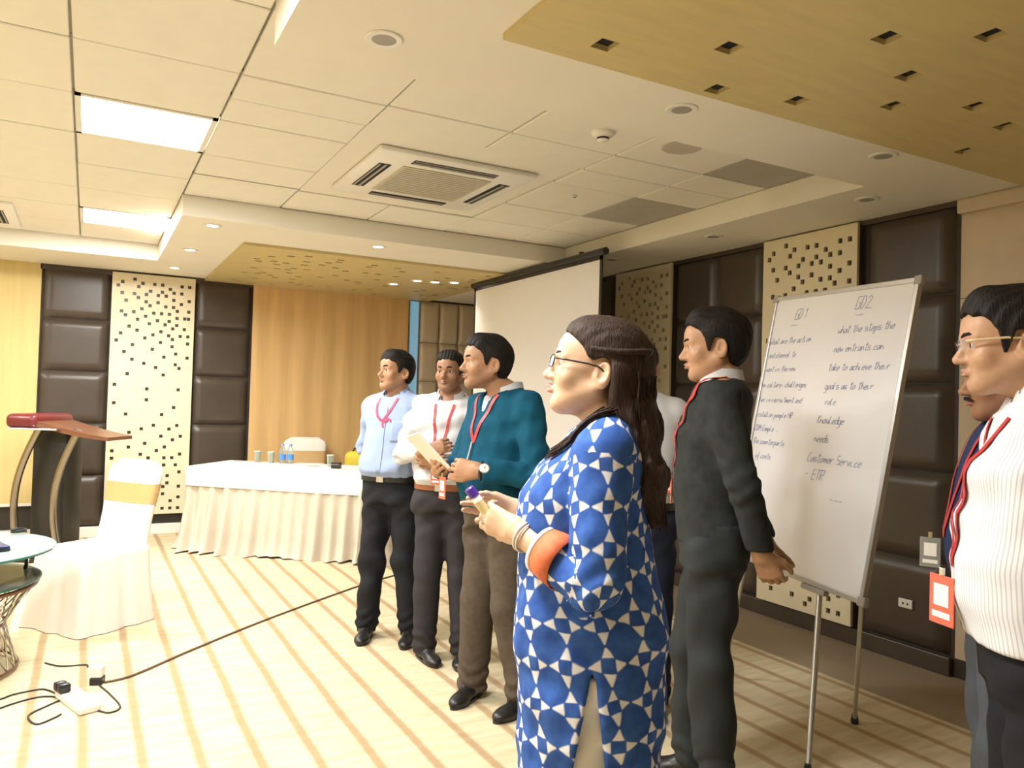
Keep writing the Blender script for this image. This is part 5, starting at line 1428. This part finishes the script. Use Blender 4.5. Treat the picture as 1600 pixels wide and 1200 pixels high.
# --- bespectacled man in the pinstriped shirt
r7, b7, m7 = person('man in white pinstriped shirt and rimless glasses with red lanyard and badge', (1.840, .930), 112, 1.685,
    dict(skin=(.50, .29, .175), lips=(.38, .19, .135), head=(2, -3, 0), hs=1.02, head_off=(0, .06, 0), stubble=.15, wid=1.08, belly=.035, dep=1.08, shx=.19, top=M['pinstripe'], collar=M['pinstripe'], collar_kw=dict(open_=.45), tuck=False, hem=.945, wr=.010, sleeve=.95, sleeve_r=1.1,
         arms={-1: ((-.255, -.10, 1.12), (-.24, -.10, .88), dict(d=(.1, .1, -1), n=(1, 0, 0), side=1)), 1: ((.215, -.06, 1.12), (.19, .0, .88), dict(d=(-.1, .3, -1), n=(-1, 0, 0), side=-1))},
         trousers=M['trouserblack'], trouser_grow=-.010, leg_r=.96, grow=.014, waist=.99, shoes=M['shoe'], seed=31, hair=dict(vol=.018, seed=6, quiff=.014, front=.066, side=-.018)))
lanyard(r7, b7, M['red'], .075, 1.45, -.01, 1.10, .020)
badge(r7, (-.01, .205, 1.075), math.radians(35), M['badge'], .075, .115)

def glasses(root, M4, frame, arm, rim=.0016, wd=.0215, ht=.0145, y=.1045, z=.004, full=True):
    g_ = bpy.data.objects.new('glasses', None); COL.objects.link(g_); g_.parent = root; g_.matrix_local = M4
    b = MB()
    for s in (-1, 1):
        pts = []
        for i in range(33):
            t = 2 * PI * i / 32; ct, st = math.cos(t), math.sin(t)
            x = s * .033 + math.copysign(abs(ct) ** .6, ct) * wd; zz = z + math.copysign(abs(st) ** .7, st) * ht
            pts.append((x, y - abs(x) * .22 + .003, zz))
        if full: b.tube(pts, rim, 6, cap=False)
        l = MB(); l.bm.faces.new([l.bm.verts.new(p) for p in pts[:-1]]); l.build('lens', M['lens'], g_)
        MB().tube([(s * .055, y - .009, z + .006), (s * .066, y - .030, z + .007), (s * .0775, .02, z + .008), (s * .0785, -.005, z + .006), (s * .079, -.03, z - .008)], .0022 if full else .003, 6).build('temple_arm', arm, g_, smooth=True)
    b.tube([(-.012, y, z + .003), (0, y + .003, z + .006), (.012, y, z + .003)], .0016, 6)
    b.build('rim', frame, g_, smooth=True)
glasses(r7, m7, M['frameblack'], M['frametan'], full=False, wd=.023, ht=.014, z=.006)

# --- man with a moustache in the navy shirt, behind
r8, b8, m8 = person('man with moustache in navy shirt behind the man in pinstripes', (2.380, 1.302), 112, 1.645,
    dict(skin=(.36, .18, .105), lips=(.28, .10, .08), head=(3, -3, 0), hs=1.14, stubble=.3, moustache=True, wid=1.04, belly=.045, top=M['navyshirt'], collar=M['navyshirt'], hem=.93, sleeve=.95,
         arms={-1: ((-.205, -.08, 1.12), (-.19, -.06, .88), dict(d=(.1, .1, -1), n=(1, 0, 0), side=1)), 1: ((.235, -.08, 1.12), (.21, -.06, .88), dict(d=(-.1, .3, -1), n=(-1, 0, 0), side=-1))},
         trousers=M['trouserslate'], shoes=M['shoe'], seed=37, hair=dict(vol=.014, seed=3, quiff=.004, front=.07)))
lanyard(r8, b8, M['red'], .085, 1.45, -.02, 1.10, .024)
badge(r8, (0, .215, 1.09), math.radians(80), glass_mat('clear_badge_sleeve', (.6, .6, .55), alpha=.35), .06, .095)

# --- woman in the blue printed kurta
WT = [(.30, .205, .166, .004), (.55, .203, .168, .004), (.75, .200, .172, .004), (.90, .198, .180, .006), (.98, .192, .182, .010), (1.06, .178, .172, .018), (1.14, .166, .160, .026), (1.22, .166, .160, .036), (1.29, .168, .152, .034), (1.36, .166, .130, .012), (1.41, .150, .098, -.008), (1.45, .118, .078, -.016), (1.485, .080, .064, -.020), (1.51, .058, .055, -.020)]
r4, b4, m4w = person('woman in blue and white printed kurta with long dark hair and glasses, holding a marker', (1.042, 1.482), 96, 1.615,
    dict(skin=FAIR, lips=(.50, .17, .15), fem=True, head=(1, 11, 0), hs=1.09, head_off=(0, .0, -.010), neck=.050, gaze=0, torso=WT, shx=.155, sleeve_r=1.18, top=M['kurta'], topname='kurta', hem=.40, slit=(.935, .15, .0), wr=.006, res=.009, fine=.0036, handfine=.0036, sleeve=.40, neckline=1.475, hairmat=M['hairbrown'], jaw=1.06,
         arms={-1: ((-.235, .005, 1.120), (-.095, .190, 1.205), dict(d=(.35, .80, .22), n=(.85, -.30, .1), side=1, curl=(.42, .47, .52, .58), thumb=(.35, .05), grip=.35, s=.95)),
               1: ((.235, .03, 1.10), (.070, .200, 1.225), dict(d=(-.12, .90, .28), n=(-.90, .1, -.30), side=-1, curl=(.16, .20, .24, .30), thumb=(.15, .0), grip=.45, s=.95, spread=.05))},
         trousers=M['legging'], leg_r=1.06, trouser_grow=-.04, waist=.90, arm_k=.015, shoes=M['shoe'], seed=41, wrist=1.05,
         legs={-1: ((-.09, .0), (-.09, -.01)), 1: ((.09, .02), (.09, .02))}))
glasses(r4, m4w, M['frameblack'], M['frameblack'], full=True, wd=.0225, ht=.0140, z=.005)
co = collar(r4, M['kurta'], zc=1.487, r=.064, open_=.5, h=.032, cy=-.016)
va = np.array([v.co for v in co.data.vertices]); point_vec(co.data, 'cloth', np.stack([np.arctan2(va[:, 0], va[:, 1] + .016) * .09, va[:, 2], va[:, 2] * 0], 1))

def woman_hair(root, hc, Rm, hs):
    """half-up hair: a cap swept back over the ear, then a long fall down the back"""
    xs = axis(-.16, .16, .006); F = Field(xs, axis(-.32, .16, .006), axis(1.0, 1.79, .006))
    P = lambda *p: hc + Rm @ (np.array(p) * hs)
    F.ell(P(0, -.018, .046), np.array((.0745 + .012, .094 + .014, .080 + .010)) * hs, .01, 'add', Rm)
    F.ell(P(0, .034, .084), np.array((.060, .044, .034)) * hs, .03, 'add', Rm)
    F.ell(P(0, -.085, .012), np.array((.075, .045, .070)) * hs, .03, 'add', Rm)
    # long fall
    F.rc(P(0, -.055, .0), (0, -.090, 1.46), .072, .066, .04)
    for x_, dy in ((-.060, 0.0), (0, -.012), (.060, 0.0)):
        F.rc((x_ * .8, -.080, 1.50), (x_ * 1.15, -.115 + dy, 1.34), .046, .042, .03)
        F.rc((x_ * 1.15, -.115 + dy, 1.34), (x_, -.140 + dy, 1.24), .042, .020, .03)
    for s in (-1, 1):   # side locks behind the ear to the collar
        F.rc(P(s * .070, -.045, .0), (s * .070, -.045, 1.475), .030, .026, .03)
        F.rc((s * .070, -.045, 1.475), (s * .095, -.005, 1.43), .026, .016, .03); F.rc((s * .095, -.005, 1.43), (s * .075, .075, 1.415), .016, .007, .02)
    yl = np.array((-.2, -.060, -.046, -.030, -.010, .010, .025, .040, .055, .070, .085, .12)); zl = np.array((-1., -1., -.12, .030, .034, .022, .030, .048, .060, .070, .078, .085))
    def face(x, y, z):
        q = [(x - hc[0]) * Rm[0][i] + (y - hc[1]) * Rm[1][i] + (z - hc[2]) * Rm[2][i] for i in range(3)]
        c_ = (np.interp(q[1] / hs, yl, zl) * hs + .12 * np.clip(np.abs(q[0]) - .05, 0, 1) * (q[1] > .03) - q[2]) * .7
        return np.where((z > 1.50), c_, -.5)
    F.displace(lambda x, y, z: (.0035 * np.sin(x * 170 + 4 * np.sin(z * 14)) * np.sin(y * 60 + z * 9) + .003 * np.sin(y * 190 + 3 * np.sin(z * 16 + x * 20))) * np.clip((1.56 - z) / .08, .12, 1) + .0012 * np.sin(x * 300 + 5 * np.sin(y * 18) + z * 90))
    F.cut(face)
    V, Q = F.nets(); V = relax(V, Q, 1, .4)
    o = link('hair', np_mesh('hair', V, Q, M['hairbrown']), root)
    # loose strands along the fall
    rn = random.Random(5); b = MB()
    for i in range(230):
        a = rn.uniform(-1, 1); x0 = a * .085; y0 = -.08 - .055 * math.sqrt(max(0, 1 - a * a)) * rn.uniform(.6, 1.2)
        z0 = rn.uniform(1.42, 1.60); z1 = rn.uniform(1.20, 1.34); pts = []
        w1, w2 = rn.uniform(-.02, .02), rn.uniform(0, 6.28)
        for k in range(9):
            t = k / 8; z = z0 + (z1 - z0) * t
            back = np.interp(z, (1.04, 1.16, 1.30, 1.46, 1.60), (-.165, -.155, -.125, -.090, -.085))
            pts.append((x0 * (1 + .15 * math.sin(3 * t + w2)) + w1 * t * t, float(back) - .042 * math.sqrt(max(0, 1 - a * a)) * (1 - .5 * t) + .010 * math.sin(5 * t + w2) + .02 * w1 * t, z))
        b.tube(pts, [.0022] * 6 + [.0017, .0013, .0006], 4, cap=False)
    b.build('hair_strands', M['hairbrown'], root, smooth=True)['kind'] = 'stuff'
    # swept-back twist fixed with a clip
    tw = [P(s, y, z) for s, y, z in ((-.076, .02, .048), (-.084, -.02, .050), (-.082, -.06, .056), (-.062, -.098, .066), (-.030, -.118, .070))]
    MB().tube(cat([tuple(p) for p in tw], 6), .0085, 8).build('hair_twist', M['hairbrown'], root, smooth=True)
    MB().tube([tuple(P(-.066, -.100, .048)), tuple(P(-.052, -.112, .074))], .006, 8).build('hair_clip', M['frameblack'], root, smooth=True)
hs4 = 1.09
hc4 = HC - np.array((0, 0, .010 + .135 * (hs4 - 1)))
woman_hair(r4, hc4, rotm(math.radians(1), math.radians(11)), hs4)

# a lock of hair lying forward over her left shoulder
rn = random.Random(9); b = MB()
for i in range(46):
    o1, o2, o3 = rn.uniform(-.016, .016), rn.uniform(-.016, .016), rn.uniform(0, 1)
    path = [(-.078 + o1 * .5, -.030 + o2, 1.505), (-.096 + o1, .0 + o2, 1.468), (-.104 + o1, .045 + o2, 1.432), (-.092 + o1 * 1.4, .090 + o2 * 1.4, 1.398), (-.070 + o1 * 1.6, .122 + o2, 1.372 + .03 * o3)]
    pts = []
    for q in cat(path, 3):
        h = b4.find_nearest(Vector(q)); lift = .004 + .010 * o3
        pts.append(h[0] + h[1] * lift if (h[0] - Vector(q)).length < .05 else Vector(q))
    m_ = len(pts); b.tube(pts, [.0026 * (1 - .75 * k / (m_ - 1)) for k in range(m_)], 4, cap=False)
b.build('hair_lock', M['hairbrown'], r4, smooth=True)['kind'] = 'stuff'

def limb_ring(root, a, b, t, r, tr, m, name, n=32):
    a, b = Vector(a), Vector(b); d = (b - a).normalized(); c_ = a + (b - a) * t; u = d.orthogonal().normalized(); v = d.cross(u)
    return MB().tube([c_ + (u * math.cos(q) + v * math.sin(q)) * r for q in [2 * PI * i / n for i in range(n + 1)]], tr, 8).build(name, m, root, smooth=True)
def limb_band(root, a, b, t0, t1, r0, r1, m, name, n=40):
    a, b = Vector(a), Vector(b); d = (b - a).normalized(); u = d.orthogonal().normalized(); v = d.cross(u)
    rows = [[a + (b - a) * t + (u * math.cos(q) + v * math.sin(q)) * r for q in [2 * PI * i / n for i in range(n)]] for t, r in ((t0, r0), ((t0 + t1) / 2, (r0 + r1) / 2 + .001), (t1, r1))]
    return MB().grid(rows, closed=True).thick(.003).build(name, m, root, smooth=True)
for s, e, w in ((-1, (-.235, .005, 1.120), (-.095, .190, 1.205)), (1, (.235, .03, 1.10), (.070, .200, 1.225))):
    limb_band(r4, e, w, .34, .60, .064, .058, M['cufforange'], 'cuff')
    limb_band(r4, e, w, .595, .64, .059, .0585, M['satin'], 'cuff_edge')
limb_ring(r4, (-.235, .005, 1.120), (-.095, .190, 1.205), .90, .036, .0035, M['bangle'], 'bangle')
limb_ring(r4, (-.235, .005, 1.120), (-.095, .190, 1.205), .86, .037, .0022, M['bangle'], 'bangle')
# marker pen between her hands
bpy.context.view_layer.update()
mk = empty('marker_pen', (0, 0, 0), 0, 'white marker with purple cap held between her hands', 'marker')
q0 = r4.matrix_world @ Vector((-.045, .255, 1.215)); q1 = r4.matrix_world @ Vector((-.055, .318, 1.300)); dm = (q1 - q0)
mk.location = q0; mk.rotation_euler = dm.to_track_quat('Z', 'Y').to_euler()
LM = dm.length
MB().lathe([(.0105, .0), (.0112, .004), (.0112, LM * .74), (.0105, LM * .75)], n=20).build('barrel', M['paper'], mk, auto=40)
MB().lathe([(.01135, LM * .30), (.01135, LM * .62)], n=20).build('label_wrap', M['markerlabel'], mk)
MB().lathe([(.012, LM * .75), (.012, LM * .97), (.0095, LM), (.0001, LM)], n=20).build('cap', M['purple'], mk, auto=40)
MB().lathe([(.0001, -.012), (.0105, -.012), (.0113, 0.003)], n=20).build('end_plug', M['purple'], mk, auto=40)
